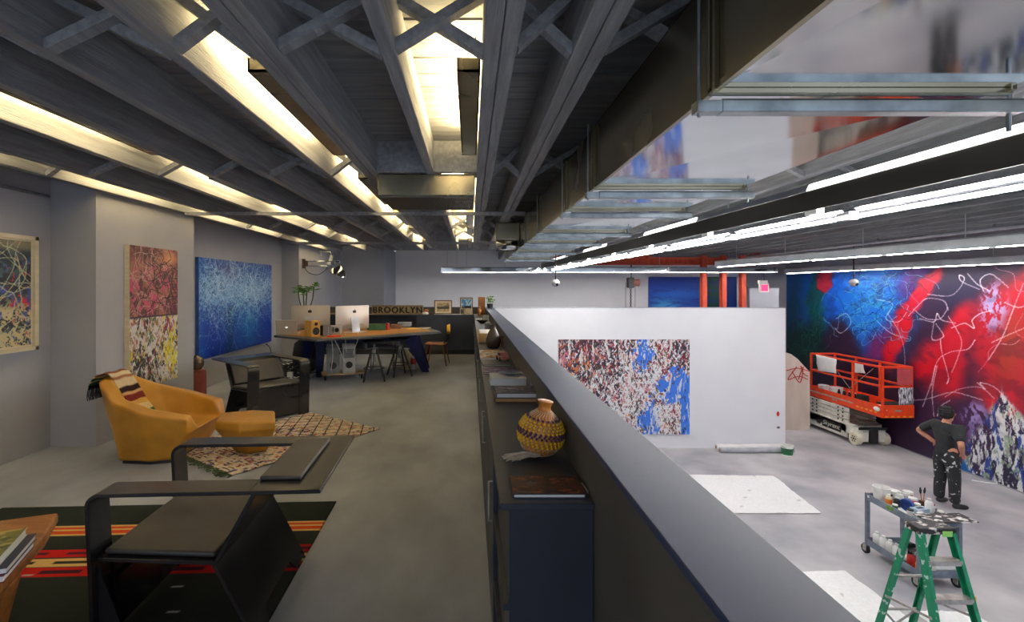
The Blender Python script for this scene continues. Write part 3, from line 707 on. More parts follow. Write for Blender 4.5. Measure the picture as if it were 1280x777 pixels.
# ---------------------------------------------------------------- lounge furniture
def make_lounge(label, pad_on_rail):
    t = thing('lounge_chair', label, 'armchair', (0, 0, 0), 0, 'black plate lounge chairs')
    T = .016; az = .65
    # local frame: +x forward, y across
    def arm_path():
        pts = [(-.475, az-T/2), (.415, az-T/2)]
        for k in range(1, 6):
            a = PI/2*k/6; pts.append((.415+.05*math.sin(a), az-T/2-.05+.05*math.cos(a)))
        pts += [(.465, az-.06), (.45, .30), (.44, .0)]
        return pts
    for s in (-1, 1):
        y0, y1 = (.245, .375) if s > 0 else (-.375, -.245)
        bm = BM(); P = arm_path(); P[0] = (-.185, az-T/2)
        prism(bm, thick(P, T), y0, y1, 'y'); obj('arm', bm, m_steelblk, t, bevel=.002, seg=1, smooth=True)
    bm = BM(); box(bm, -.475, -.185, -.375, .375, az-T, az); obj('back_rail', bm, m_steelblk, t, bevel=.002, seg=1)
    bm = BM(); prism(bm, thick([(-.195, az-T), (-.03, .335)], T), -.335, .335, 'y'); obj('backrest', bm, m_steelblk, t, bevel=.002, seg=1)
    bm = BM(); prism(bm, thick([(-.035, .335), (.445, .365)], T), -.34, .34, 'y'); obj('seat_plate', bm, m_steelblk, t, bevel=.002, seg=1)
    bm = BM(); prism(bm, [(-.02, .348), (.43, .376), (.43, .398), (-.02, .372)], -.32, .32, 'y'); obj('seat_cushion', bm, m_leatherblk, t, bevel=.01, smooth=True, seg=3)
    if pad_on_rail:
        bm = BM(); box(bm, -.365, -.186, -.27, .27, az, az+.02); obj('headrest_pad', bm, m_leatherblk, t, bevel=.009, smooth=True, seg=3)
    else:
        bm = BM(); prism(bm, [(-.155, az-.035), (-.022, .39), (-.0, .39), (-.134, az-.028)], -.30, .30, 'y'); obj('back_cushion', bm, m_leatherblk, t, bevel=.008, smooth=True, seg=3)
    # rear leg plate with a notch cut in the foot
    bm = BM()
    tv = [(-.34, 1.0), (.34, 1.0), (.34, 0), (.20, 0), (.17, .16), (-.17, .16), (-.20, 0), (-.34, 0)]
    A, B = [], []
    for y, k in tv:
        x = -.205+.175*k; z = .335*k
        A.append(bm.verts.new((x, y, z))); B.append(bm.verts.new((x+.016, y, z)))
    n = len(tv); bm.faces.new(A); bm.faces.new(B[::-1])
    for i in range(n): bm.faces.new((A[i], A[(i+1) % n], B[(i+1) % n], B[i]))
    obj('rear_leg_panel', bm, m_steelblk, t)
    # front apron with a slot; strip added behind it to keep the slot dark
    bm = BM()
    box(bm, .432, .446, -.25, .25, .229, .357); box(bm, .415, .424, -.25, .25, .2, .25); box(bm, .425, .44, -.25, .25, .02, .215)
    box(bm, .43, .443, -.25, -.19, .214, .236); box(bm, .43, .443, .2, .25, .214, .236)
    obj('front_panel', bm, m_steelblk, t)
    for s in (-1, 1):
        bm = BM(); prism(bm, thick([(-.2, .02), (.43, .05)], .012), s*.33-.006, s*.33+.006, 'y'); obj('brace', bm, m_steelblk, t)
        bm = BM(); prism(bm, [(.44, .34), (.44, .02), (.32, .02)], s*.338-.004, s*.338+.004, 'y'); obj('side_gusset', bm, m_steelblk, t)
    return t
c1 = make_lounge('black plate lounge chair with leather seat on the dark striped rug in front', True)
c1.location = (-1.117, 2.36, .012); c1.rotation_euler = (0, 0, PI+.05)
c2 = make_lounge('black plate lounge chair seen from its front, below the blue painting', False)
c2.location = (-2.53, 5.83, .0); c2.rotation_euler = (0, 0, -.70)

# mustard armchair
st = {'O': [(-2.36, 4.02, .40), (-2.7, 3.98, .46), (-3.02, 4.06, .54), (-3.30, 4.28, .67), (-3.37, 4.48, .70), (-3.33, 4.66, .68), (-3.1, 4.80, .56), (-2.75, 4.82, .48), (-2.42, 4.74, .42)],
 'I': [(-2.40, 4.15, .41), (-2.7, 4.12, .47), (-2.98, 4.17, .545), (-3.20, 4.33, .675), (-3.25, 4.48, .705), (-3.22, 4.60, .685), (-3.03, 4.68, .565), (-2.75, 4.70, .49), (-2.45, 4.62, .43)],
 'S': [(-2.34, 4.17, .30), (-2.65, 4.17, .29), (-2.86, 4.2, .28), (-2.95, 4.33, .28), (-2.97, 4.45, .28), (-2.95, 4.55, .28), (-2.87, 4.62, .28), (-2.65, 4.64, .29), (-2.37, 4.60, .30)],
 'W': [(-2.40, 4.06, .25), (-2.72, 4.0, .26), (-3.02, 4.08, .3), (-3.18, 4.25, .32), (-3.22, 4.48, .33), (-3.2, 4.66, .32), (-3.05, 4.8, .3), (-2.72, 4.84, .26), (-2.4, 4.74, .25)],
 'B': [(-2.54, 4.14, .025), (-2.70, 4.09, .025), (-3.0, 4.12, .025), (-3.07, 4.28, .025), (-3.08, 4.45, .025), (-3.06, 4.62, .025), (-2.98, 4.72, .025), (-2.70, 4.76, .025), (-2.53, 4.66, .025)]}
ox = Vector((-2.8, 4.42, 0))
t = thing('armchair', 'mustard yellow faceted leather armchair with a striped blanket over its back', 'armchair', ox)
bm = BM(); R = {k: [bm.verts.new(Vector(p)-ox) for p in v] for k, v in st.items()}
for i in range(8):
    for a, b in (('O', 'W'), ('W', 'B')):
        bm.faces.new((R[a][i], R[a][i+1], R[b][i+1], R[b][i]))
    bm.faces.new((R['I'][i], R['I'][i+1], R['O'][i+1], R['O'][i])); bm.faces.new((R['S'][i], R['S'][i+1], R['I'][i+1], R['I'][i]))
c = bm.verts.new(Vector((-2.65, 4.4, .285))-ox)
for i in range(8): bm.faces.new((R['S'][i+1], R['S'][i], c))
bm.faces.new((R['S'][0], R['S'][8], c))
bm.faces.new((R['O'][0], R['I'][0], R['S'][0], R['W'][0])); bm.faces.new((R['O'][8], R['W'][8], R['S'][8], R['I'][8]))
bm.faces.new((R['W'][0], R['S'][0], R['S'][8], R['W'][8])); bm.faces.new((R['W'][0], R['W'][8], R['B'][8], R['B'][0])); bm.faces.new(R['B'])
cl = bm.edges.layers.float.new('crease_edge')
for e in bm.edges: e[cl] = .8
obj('upholstered_shell', bm, m_leather, t, smooth=True, sub=3)
bm = BM()
def seam(pts):
    P = [Vector(p)-ox for p in pts]; tube(bm, P, .004, 6)
prism(bm, [(p[0]-ox.x-.0+(.02 if p[0] < -2.8 else -.02), p[1]-ox.y+(.02 if p[1] < 4.4 else -.02)) for p in st['B']], 0.0, .03); obj('plinth', bm, m_dark, t)
# ottoman
top = [(-2.24, 4.24), (-2.31, 4.50), (-2.08, 4.60), (-1.85, 4.57), (-1.71, 4.23), (-1.98, 4.15)]
bot = [(-2.14, 4.40), (-2.14, 4.50), (-2.04, 4.56), (-1.91, 4.54), (-1.86, 4.40), (-2.0, 4.32)]
oc = Vector((-2.0, 4.4, .012))
t = thing('ottoman', 'small mustard leather ottoman with faceted sides on the patterned rug', 'ottoman', oc)
bm = BM()
Tn = [bm.verts.new((a-oc.x, b-oc.y, .33-.012*(k in (0, 4)))) for k, (a, b) in enumerate(top)]
Md = [bm.verts.new(((a-oc.x)*1.02, (b-oc.y)*1.02, .25)) for a, b in top]
Bt = [bm.verts.new((a-oc.x, b-oc.y, 0)) for a, b in bot]
ct = bm.verts.new((.0, .0, .335))
for i in range(6):
    j = (i+1) % 6
    bm.faces.new((Tn[i], Tn[j], ct)); bm.faces.new((Md[i], Md[j], Tn[j], Tn[i])); bm.faces.new((Bt[i], Bt[j], Md[j], Md[i]))
bm.faces.new(Bt[::-1])
cl = bm.edges.layers.float.new('crease_edge')
for e in bm.edges: e[cl] = .82
obj('upholstered_body', bm, m_leather, t, smooth=True, sub=3)
bm = BM(); tube(bm, [(top[5][0]-oc.x+.003, top[5][1]-oc.y+.016, .322), (0, 0, .329), (top[2][0]-oc.x, top[2][1]-oc.y-.02, .324)], .004, 6); tube(bm, [(top[5][0]-oc.x, top[5][1]-oc.y+.004, .29), (top[5][0]-oc.x+.0, top[5][1]-oc.y+.0, .245), (bot[5][0]-oc.x, bot[5][1]-oc.y+.012, .03)], .003, 6); obj('seam_piping', bm, m_leather, t)

# striped blanket over the armchair's back
path = [(-3.44, 4.47, .58), (-3.43, 4.47, .63), (-3.40, 4.47, .68), (-3.34, 4.47, .722), (-3.24, 4.465, .715), (-3.13, 4.45, .57), (-3.04, 4.44, .44), (-2.955, 4.43, .34), (-2.88, 4.42, .303)]
P = curve(path, 12); N = len(P); W = 26
pos = np.zeros((N, W, 3)); img = np.zeros((N, W, 3))
pal = [((24, 22, 22), .10), ((30, 84, 52), .06), ((214, 192, 150), .03), ((40, 110, 60), .05), ((196, 90, 50), .02), ((214, 192, 150), .04), ((128, 78, 52), .18), ((214, 198, 160), .05), ((150, 100, 70), .02), ((206, 186, 150), .05), ((40, 24, 24), .04), ((190, 150, 110), .02), ((110, 40, 36), .05), ((206, 160, 80), .05), ((214, 190, 140), .06), ((60, 100, 60), .04), ((210, 186, 140), .03), ((44, 112, 66), .05), ((214, 200, 160), .06)]
tot = sum(x[1] for x in pal)
for i, p in enumerate(P):
    s = i/(N-1)*tot; a = 0
    for c, wd in pal:
        a += wd
        if s <= a: break
    for k in range(W):
        v = k/(W-1)
        pos[i, k] = (p.x, p.y-.125+.25*v, p.z+.004+.004*math.sin(9*v+i*.3)); img[i, k] = np.array(c)/255*(.94+.1*random.random())
bl = gridmesh('striped_blanket', pos, img, v_rug, smooth=True); m = bl.modifiers.new('solid', 'SOLIDIFY'); m.thickness = .008; m.offset = 1
tag(bl, 'striped woven blanket in browns, cream and green draped over the mustard armchair', 'blanket')
bm = BM()
for k in range(26):
    y = 4.35+.24*k/25; a = Vector((-3.44+random.uniform(-.004, .004), y, .585)); tube(bm, [a, a+Vector((-.012, random.uniform(-.01, .01), -.06)), a+Vector((.0, random.uniform(-.015, .015), -.10))], .004, 5)
obj('fringe', bm, m_dark, bl)
bm = BM()
for k in range(26):
    y = 4.30+.24*k/25; a = Vector((-2.87, y, .308)); tube(bm, [a, a+Vector((.06, random.uniform(-.02, .02), .008)), a+Vector((.14+random.uniform(-.03, .03), random.uniform(-.04, .04), .004))], .005, 5)
obj('fringe', bm, m_string, bl)

# dark striped rug in front
Wd, Hd = 200, 330
img = np.zeros((Hd, Wd, 3)); img[:] = np.array((40, 45, 41))/255
K0 = np.array((-3.12, 1.15, .003)); KX = np.array((2.24, .10, 0)); KY = np.array((-.06, 2.18, 0))
def krow(Y): return (Y-1.15)/2.18
v = np.linspace(0, 1, Hd)
CR, RD, OR = (214, 178, 110), (178, 28, 26), (206, 76, 34)
def band(ya, yb, c):
    img[(v >= krow(ya)) & (v < krow(yb))] = np.array(c)/255
for a, b, c in [(3.03, 3.05, CR), (3.00, 3.03, OR), (2.98, 3.0, CR), (2.945, 2.98, OR), (2.925, 2.945, CR),
                (2.74, 2.765, RD), (2.71, 2.74, (70, 28, 48)), (2.682, 2.71, RD), (2.645, 2.67, CR), (2.618, 2.645, (40, 44, 36)), (2.59, 2.618, CR), (2.555, 2.582, RD), (2.525, 2.555, (60, 26, 40)), (2.498, 2.525, RD),
                (2.02, 2.06, RD), (1.95, 2.0, CR), (1.9, 1.94, RD), (1.5, 1.53, CR), (1.46, 1.5, OR), (1.42, 1.46, CR)]:
    band(a, b, c)
for k in range(7):          # broken dashes inside the bands
    c0 = 15+k*28
    for ya, yb, c in ((2.71, 2.74, RD), (2.618, 2.645, CR), (2.525, 2.555, RD)):
        r = (v >= krow(ya)) & (v < krow(yb)); img[np.ix_(r, range(c0, c0+9))] = np.array(c)/255
for (px, py) in [(218, 740), (360, 735), (212, 773), (330, 706), (270, 705), (40, 720)]:
    g = F(px, py, 0); ci = int((g.x+3.12)/2.24*Wd); ri = int(krow(g.y)*Hd)
    if 0 < ci < Wd-4 and 0 < ri < Hd-2: img[ri:ri+2, ci:ci+5] = np.array((170, 168, 160))/255
k = painted('striped_rug', K0, KX, KY, img, v_rug); k.location = (0, -.045, .006); m = k.modifiers.new('solid', 'SOLIDIFY'); m.thickness = .008
tag(k, 'near black flat woven rug with red and cream stripes under the front chair', 'rug')

# patterned wool rug under ottoman
Wd, Hd = 170, 200
img, U, V = canvas(Wd, Hd, (200, 186, 160))
pal2 = [(206, 192, 168), (190, 164, 130), (150, 70, 80), (80, 84, 120), (212, 200, 184), (176, 110, 110), (110, 96, 110), (60, 56, 60), (196, 150, 110), (140, 120, 150)]
cw = 34; ch = 40
cells = rg.choice(len(pal2), (ch+1, cw+1), p=[.27, .14, .06, .05, .24, .07, .04, .02, .07, .04])
cj = np.clip((U*cw+(vn(U, V, 40, 40, 70)-.5)*1.2).astype(int), 0, cw); ri = np.clip((V*ch+(vn(U, V, 40, 40, 71)-.5)*1.2).astype(int), 0, ch)
colr = np.array(pal2)[cells[ri, cj]]/255
m_ = (vn(U, V, 22, 30, 72) > .40)
img[m_] = colr[m_]
fx, fy = (U*cw+(vn(U, V, 12, 12, 73)-.5)*2) % 2.0, (V*ch) % 1.0
ln = (fy < .24) & (vn(U, V, 30, 30, 74) > .57); img[ln] = np.array((52, 48, 54))/255
ln = (fx < .2) & (V > .55) & (vn(U, V, 30, 30, 75) > .55); img[ln] = np.array((40, 38, 42))/255
img[V > .72] = img[V > .72]*.6+.4*np.array((206, 190, 166))/255
ln = (np.abs(((U*7+V*9) % 1)-.5) < .05) & (V > .5); img[ln] = np.array((38, 36, 38))/255
ln = (np.abs(((U*7-V*9) % 1)-.5) < .05) & (V > .5); img[ln] = np.array((38, 36, 38))/255
B_ = np.array((-1.90, 3.85, .004)); Rr = np.array((-.96, 5.12, .004)); L_ = np.array((-2.86, 4.53, .004))
r2 = painted('patterned_rug', B_, L_-B_, Rr-B_, img, v_rug, thickfn=lambda U, V: np.stack([0*U, 0*U, .004*vn(U, V, 14, 14, 76)], -1)); m = r2.modifiers.new('solid', 'SOLIDIFY'); m.thickness = .006
tag(r2, 'pale multicoloured shaggy wool rug with dark lattice lines under the ottoman', 'rug')
bm = BM(); d = Vector(L_-B_); nn = Vector(B_-Rr).normalized()
for k in range(60):
    a = Vector(B_)+d*(k/59)+Vector((0, 0, .006)); tube(bm, [a, a+nn*random.uniform(.04, .07)+Vector((random.uniform(-.03, .03), random.uniform(-.02, .02), 0))], .006, 5)
obj('fringe', bm, m_fringe, r2)['kind'] = 'stuff'

# live-edge table at the lower left and the books on it
a = F(68, 643, .42); ang = 0
t = thing('slab_table', 'warm brown live edge slab table in the lower left corner', 'table', (-2.13, 1.75, 0))
tp = [(-2.13, 2.30), (-2.0, 2.08), (-1.93, 1.9), (-1.86, 1.72), (-1.80, 1.5), (-2.7, 1.3), (-2.86, 2.05), (-2.5, 2.16)]
tp = [(x+2.3, y-1.75) for x, y in tp]
bm = BM(); prism(bm, tp, .385, .435); obj('slab_top', bm, m_wood, t, bevel=.012, seg=2)
bm = BM()
A = [(-1.93+2.3, 1.9-1.75, .385), (-1.80+2.3, 1.5-1.75, .385), (-1.86+2.3, 1.5-1.75, 0), (-1.96+2.3, 1.8-1.75, 0)]
Bv = [(x-.06, y-.01, z) for x, y, z in A]
va = [bm.verts.new(p) for p in A]; vb = [bm.verts.new(p) for p in Bv]
bm.faces.new(va); bm.faces.new(vb[::-1])
for i in range(4): bm.faces.new((va[i], va[(i+1) % 4], vb[(i+1) % 4], vb[i]))
obj('slab_leg', bm, m_wood, t, bevel=.008)
bm = BM(); box(bm, -.50, -.44, -.35, .2, 0, .385); obj('slab_leg', bm, m_wood, t, bevel=.008)

def book(name, label, loc, rz, w, d, h, cover, page=None, group=None, cov_img=None, hard=True, parts=None):
    """flat lying book; spine on the -x side; origin at its base centre"""
    t = thing(name, label, 'book' if name == 'book' else 'magazine', loc, rz, group)
    ct = .003
    bm = BM(); box(bm, -w/2+.004, w/2-.004, -d/2+.004, d/2-.004, ct, h-ct); obj('page_block', bm, page or m_paper, t)
    bm = BM(); box(bm, -w/2, w/2, -d/2, d/2, 0, ct); box(bm, -w/2, w/2, -d/2, d/2, h-ct, h); box(bm, -w/2, -w/2+ct, -d/2, d/2, 0, h); obj('cover', bm, cover, t, bevel=.001, seg=1)
    if cov_img is not None:
        painted('cover_print', (-w/2+.001, -d/2+.001, h+.0008), (w-.002, 0, 0), (0, d-.002, 0), cov_img, v_flat, t)
    return t
def cover(base, spots, seed, n=40, txt=True):
    im, U, V = canvas(n, n, base)
    for k, (c, s, th) in enumerate(spots):
        put(im, sst(vn(U, V, s, s, seed+k), th-.05, th+.05)*.9, c)
    if txt:
        im[int(n*.62):int(n*.64)+1, int(n*.3):int(n*.5)] = .8; im[int(n*.55):int(n*.56)+1, int(n*.3):int(n*.45)] = .7
    return im
m_navyc = M('book_navy', rgb(28, 32, 58), rgb(36, 40, 68), 8, .4); m_maroon = M('book_maroon', rgb(110, 28, 44), rgb(124, 36, 52), 8, .4)
m_greyc = M('book_grey', rgb(70, 66, 72), rgb(84, 80, 86), 8, .4); m_whitec = M('book_white', rgb(216, 214, 210), rgb(226, 224, 220), 8, .5)
m_brownc = M('book_brown', rgb(104, 70, 50), rgb(120, 84, 62), 8, .45)
bx, by = -1.915, 1.80
book('book', 'maroon book at the bottom of the stack on the live edge table', (bx+.0, by-.01, .437), .42, .385, .27, .026, m_maroon, group='books on the slab table')
book('book', 'navy book in the middle of the stack on the live edge table', (bx+.015, by, .464), .43, .36, .27, .024, m_navyc, group='books on the slab table')
book('book', 'green and tan landscape cover book on top of the live edge table stack', (bx, by, .489), .43, .33, .25, .03, m_whitec, cov_img=cover((120, 118, 60), [((70, 80, 40), 6, .5), ((196, 176, 110), 5, .58)], 300, txt=False), group='books on the slab table')

# red drum stool with a jar behind the column
m_dred = M('drum_dark_red', rgb(96, 34, 24), rgb(118, 46, 32), 6, .5)
t = thing('drum_stool', 'dark red drum stool half hidden behind the painted column', 'stool', (-3.68, 6.48, 0))
bm = BM(); lathe(bm, [(.115, 0), (.125, .03), (.125, .36), (.115, .39)], seg=24); obj('drum', bm, m_dred, t, smooth=True)
bm = BM(); lathe(bm, [(.12, .388), (.12, .405), (.1, .41)], seg=24); obj('lid', bm, m_dred, t, smooth=True)
bm = BM(); lathe(bm, [(.05, 0), (.085, .05), (.09, .10), (.07, .15), (.035, .17), (.03, .19)], (-3.67, 6.48, .411), 20); tag(obj('pot', bm, m_ceram, smooth=True), 'round brown pot standing on the dark red drum stool', 'pot')
# ---------------------------------------------------------------- cabinets along the parapet and at the end wall
CT = .903
ys = [1.345, 2.45, 3.55, 4.65, 5.75, 6.85, 7.95, 9.05, 10.15, 10.9]
cn = ['nearest', 'second', 'third', 'fourth', 'fifth', 'sixth', 'seventh', 'eighth', 'farthest']
for i, (a, b) in enumerate(zip(ys, ys[1:])):
    t = thing('base_cabinet', '%s black base cabinet from the front in the run along the low wall' % cn[i] if i < 8 else 'farthest black base cabinet in the run along the low wall', 'cabinet', (.216, (a+b)/2, 0), 0, 'black base cabinets along the low wall')
    L = (b-a)/2
    bm = BM(); box(bm, -.108, .126, -L+.001, L-.001, .08, .884); obj('carcass', bm, m_cab, t)
    bm = BM(); box(bm, -.07, .12, -L+.001, L-.001, 0, .08); obj('toe_kick', bm, m_dark, t)
    for s in (0, 1):
        if i == 0 and s == 0: continue
        y0 = -L+.006+s*L; y1 = y0+L-.012
        bm = BM(); box(bm, -.126, -.109, y0, y1, .09, .876); dr = obj('door', bm, m_cab, t, bevel=.002, seg=1)
        bm = BM(); yy = y1-.05 if s == 0 else y0+.05
        tube(bm, [(-.127, yy, .56), (-.142, yy, .56), (-.142, yy, .72), (-.127, yy, .72)], .004, 8); obj('handle', bm, m_alu, dr)
    if i == 0:
        bm = BM()
        for z in (.34, .6): box(bm, -.124, -.108, -L+.006, -.006, z, z+.018)
        obj('shelf', bm, m_cab, t)
bm = BM(); prism(bm, [(.082, 1.338), (.3445, 1.338), (.3445, 11.198), (-3.6, 11.198), (-3.6, 10.915), (.082, 10.915)], .885, CT)
tag(obj('countertop', bm, m_cab, bevel=.002, seg=1), 'continuous black countertop along the low wall and across the far end', 'countertop')
bn = ['leftmost open black cabinet at the far end behind the two computers', 'open fronted black cabinet at the far end under the lettered sign', 'right black cabinet with plain doors at the far end behind the wooden chair']
for i, (a, b) in enumerate(((-3.55, -2.4), (-2.4, -1.2), (-1.2, .085))):
    t = thing('base_cabinet', bn[i], 'cabinet', ((a+b)/2, 11.06, 0), 0, 'black base cabinets at the far end')
    L = (b-a)/2
    bm = BM()
    if i < 2:
        box(bm, -L, L, .12, .136, .1, .884); box(bm, -L, -L+.02, -.12, .12, .1, .884); box(bm, L-.02, L, -.12, .12, .1, .884); box(bm, -L, L, -.12, .12, .1, .12); box(bm, -L, L, -.12, .12, .49, .51); box(bm, -L, L, -.12, .12, .864, .884)
    else:
        box(bm, -L+.001, L-.001, -.12, .136, .1, .884)
    obj('carcass', bm, m_cab, t)
    bm = BM(); box(bm, -L, L, -.09, .13, 0, .1); obj('toe_kick', bm, m_dark, t)
    if i >= 2:
        for s in (0, 1):
            bm = BM(); box(bm, -L+.004+s*L, -.004+s*L, -.138, -.121, .11, .876); obj('door', bm, m_cab, t, bevel=.002, seg=1)

# ---- objects on the long countertop
G = 'things on the long countertop'
def CTP(px, py, dz=0): return F(px, py, CT+dz)
# front book and pens
im = cover((46, 34, 34), [((90, 46, 28), 4, .5), ((150, 78, 36), 6, .58), ((24, 26, 46), 3, .6)], 320, 60, False)
im[34:36, 14:22] = .55; im[30:31, 14:20] = .5; im[38:40, 17:18] = .6; im[27:28, 14:19] = .45
t = book('book', 'dark rust coloured landscape book at the near end of the countertop', (.225, 1.435, CT), 0, .208, .13, .014, m_greyc, cov_img=im)
bm = BM(); bar(bm, (.332, 1.375, CT+.008), (.328, 1.50, CT+.008), .008, .008); b1 = obj('pen', bm, m_dark, bevel=.003); tag(b1, 'black pen lying beside the near rust coloured book', 'pen')
bm = BM(); bar(bm, (.34, 1.40, CT+.006), (.336, 1.46, CT+.006), .005, .008); obj('clip', bm, m_alu, b1)
# gourd rattle
gc = Vector((.252, 1.735, CT))
t = thing('gourd_rattle', 'round gourd rattle netted in yellow and purple beads on the countertop', 'gourd rattle', gc)
tilt = Matrix.Rotation(.14, 4, 'Y') @ Matrix.Rotation(.05, 4, 'X')
prof = [(.012, .001), (.035, .004), (.058, .018), (.074, .042), (.081, .072), (.078, .10), (.066, .125), (.048, .143), (.034, .154), (.026, .162), (.022, .170), (.021, .178), (.024, .188), (.028, .195), (.022, .196)]
ct_ = Vector((0, 0, .072))
def gm(p): return ct_ + (tilt @ (Vector(p)-ct_))
bm = BM(); lathe(bm, prof, seg=32)
for v in bm.verts: v.co = gm(v.co)
obj('gourd', bm, m_gourd, t, smooth=True)
def gr(z):
    for (ra, za), (rb, zb_) in zip(prof, prof[1:]):
        if za <= z <= zb_: return ra+(rb-ra)*(z-za)/(zb_-za)
    return .03
for nm_, zs, mt in (('yellow_bead_rows', [.050, .060, .070, .101, .111, .120, .129], m_beady), ('purple_bead_rows', [.080, .087, .094, .137], m_beadp)):
    bm = BM()
    for k, z in enumerate(zs):
        n = max(10, int(2*PI*gr(z)/.0165))
        for q in range(n):
            a = 2*PI*(q+.5*(k % 2))/n; r = gr(z)+.002
            ball(bm, gm((r*math.cos(a), r*math.sin(a), z)), .0048, seg=8, rings=5)
    o = obj(nm_, bm, mt, t, smooth=True); o['kind'] = 'stuff'
bm = BM()
for q in range(26):
    a = 2*PI*q/26; pts = []
    for k, z in enumerate([.006, .02, .036, .05, .07, .09, .11, .13, .145, .156, .162]):
        aa = a+(.10 if k % 2 else -.10); r = gr(z)+.0012; pts.append(gm((r*math.cos(aa), r*math.sin(aa), z)))
    tube(bm, pts, .0011, 4)
obj('string_net', bm, m_string, t)['kind'] = 'stuff'
bm = BM()
for q in range(46):
    a = Vector((-.02+random.uniform(-.01, .01), -.055+random.uniform(-.01, .01), .012+random.uniform(0, .012)))
    b = Vector((-.115+random.uniform(-.03, .03), -.065+random.uniform(-.025, .03), .004+random.uniform(0, .012)))
    tube(bm, curve([a, a.lerp(b, .5)+Vector((0, 0, random.uniform(.0, .012))), b], 4), .0015, 4)
obj('tassel', bm, m_string, t)['kind'] = 'stuff'
# pair of stacked books and a clear bookend
c = (.245, 2.62)
book('book', 'tan edged book under the purple grey one, second stack from the front', (c[0], c[1], CT), 0, .232, .19, .022, m_brownc, page=m_kraft)
im = cover((54, 48, 62), [((90, 84, 104), 5, .58), ((150, 146, 160), 9, .66)], 330, 50); 
book('book', 'purple grey photo cover book on top of the second stack from the front', (c[0]+.004, c[1]+.002, CT+.022), 0, .226, .19, .026, m_greyc, cov_img=im)
t = thing('bookend', 'clear plastic stand with dark edges beside the purple grey book', 'stand', (.35-.02, 2.66, CT))
bm = BM(); box(bm, -.012, .012, -.06, .06, 0, .003); obj('foot', bm, m_glass, t)
bm = BM(); box(bm, .007, .011, -.06, .06, .003, .075); obj('upright', bm, m_glass, t)
# thick white book with plate
c = F(636, 476, CT); c = (.235, 3.06)
book('book', 'thick white book carrying a blue grey dish on the countertop', (c[0], c[1], CT), 0, .225, .20, .045, m_whitec)
bm = BM(); lathe(bm, [(.03, 0), (.034, .004), (.075, .014), (.078, .016), (.07, .014), (.03, .007), (.005, .006)], (c[0]+.02, c[1]+.02, CT+.0455), 24); tag(obj('dish', bm, M('blue_glaze', rgb(70, 78, 104), rgb(110, 116, 140), 8, .3), smooth=True), 'shallow blue grey dish lying on the thick white book', 'dish')
# magazines
im = cover((60, 44, 70), [((110, 70, 130), 6, .52), ((150, 120, 160), 9, .62)], 340, 50)
book('magazine', 'purple cover magazine lying flat behind the thick white book', (.215, 3.46, CT), .0, .245, .22, .012, m_greyc, cov_img=im)
im = cover((206, 196, 180), [((204, 120, 50), 4, .5), ((230, 226, 220), 6, .58), ((80, 70, 66), 8, .64)], 350, 50)
book('magazine', 'white and orange cover magazine under the small pink model car', (.20, 4.30, CT), .0, .235, .52, .014, m_whitec, cov_img=im)
book('magazine', 'plain grey magazine peeking out between the orange and purple ones', (.20, 3.84, CT), .05, .22, .26, .010, m_greyc)
# small model car
t = thing('model_car', 'small pinkish model car parked on the orange cover magazine', 'toy car', (.262, 3.93, CT+.0105), PI/2+.2)
m_pinkc = M('faded_pink_paint', rgb(178, 104, 98), rgb(206, 150, 140), 14, .4)
bm = BM(); prism(bm, [(-.075, .015), (.075, .015), (.078, .035), (.03, .042), (.012, .068), (-.045, .068), (-.06, .042), (-.078, .038)], -.034, .034, 'y'); obj('body', bm, m_pinkc, t, bevel=.005)
bm = BM(); prism(bm, [(.026, .044), (.012, .063), (-.043, .063), (-.055, .044)], -.0345, .0345, 'y'); obj('window_band', bm, m_dark, t)
for x in (-.045, .048):
    for s in (-1, 1):
        bm = BM(); lathe(bm, [(.004, -.006), (.017, -.006), (.017, .006), (.004, .006)], seg=14)
        for v in bm.verts: v.co = Vector((x+v.co.x, s*.032+v.co.z, .017+v.co.y))
        obj('wheel', bm, m_dark, t)
# vase
bm = BM(); lathe(bm, [(.045, 0), (.06, .01), (.076, .06), (.077, .09), (.06, .14), (.036, .18), (.026, .205), (.024, .222), (.030, .235), (.024, .235), (.02, .21)], (.228, 4.82, CT), 28); tag(obj('vase', bm, m_ceram, smooth=True), 'dark brown teardrop ceramic vase on the countertop', 'vase')
bm = BM(); prism(bm, [(.305, 4.9), (.335, 4.9), (.335, 4.96), (.305, 4.96)], CT, CT+.115); tag(obj('wooden_block', bm, m_wood, bevel=.004), 'small dark wooden block standing right of the brown vase', 'block')
# open wooden box with papers
t = thing('wooden_box', 'pale wooden box with papers on top left of the brown vase', 'box', (.165, 5.55, CT))
bm = BM(); box(bm, -.075, .075, -.26, .26, 0, .10); obj('box', bm, m_kraft, t, bevel=.004)
bm = BM(); box(bm, -.06, .07, -.24, .22, .10, .106); obj('papers', bm, m_paper, t)
# bowl, jars, papers
bm = BM(); lathe(bm, [(.04, 0), (.045, .004), (.10, .05), (.105, .055), (.095, .05), (.03, .012)], (.20, 8.2, CT), 24); tag(obj('bowl', bm, m_ceram, smooth=True), 'dark shallow bowl farther down the long countertop', 'bowl')
for (x, y, r, h, nm_, lb, mt, ca) in ((.29, 8.9, .05, .10, 'jar', 'pale jar behind the dark bowl on the countertop', m_white, 'jar'), (.255, 7.05, .045, .09, 'glass_tumbler', 'small clear tumbler in front of the dark bowl', m_glass, 'glass')):
    bm = BM(); lathe(bm, [(r*.9, 0), (r, .01), (r, h*.9), (r*.8, h), (r*.7, h*.98)], (x, y, CT), 18); tag(obj(nm_, bm, mt, smooth=True), lb, ca)
bm = BM(); box(bm, .1, .23, 9.0, 9.5, CT, CT+.008); tag(obj('paper_stack', bm, m_paper), 'thin white paper stack near the far corner of the countertop', 'papers')
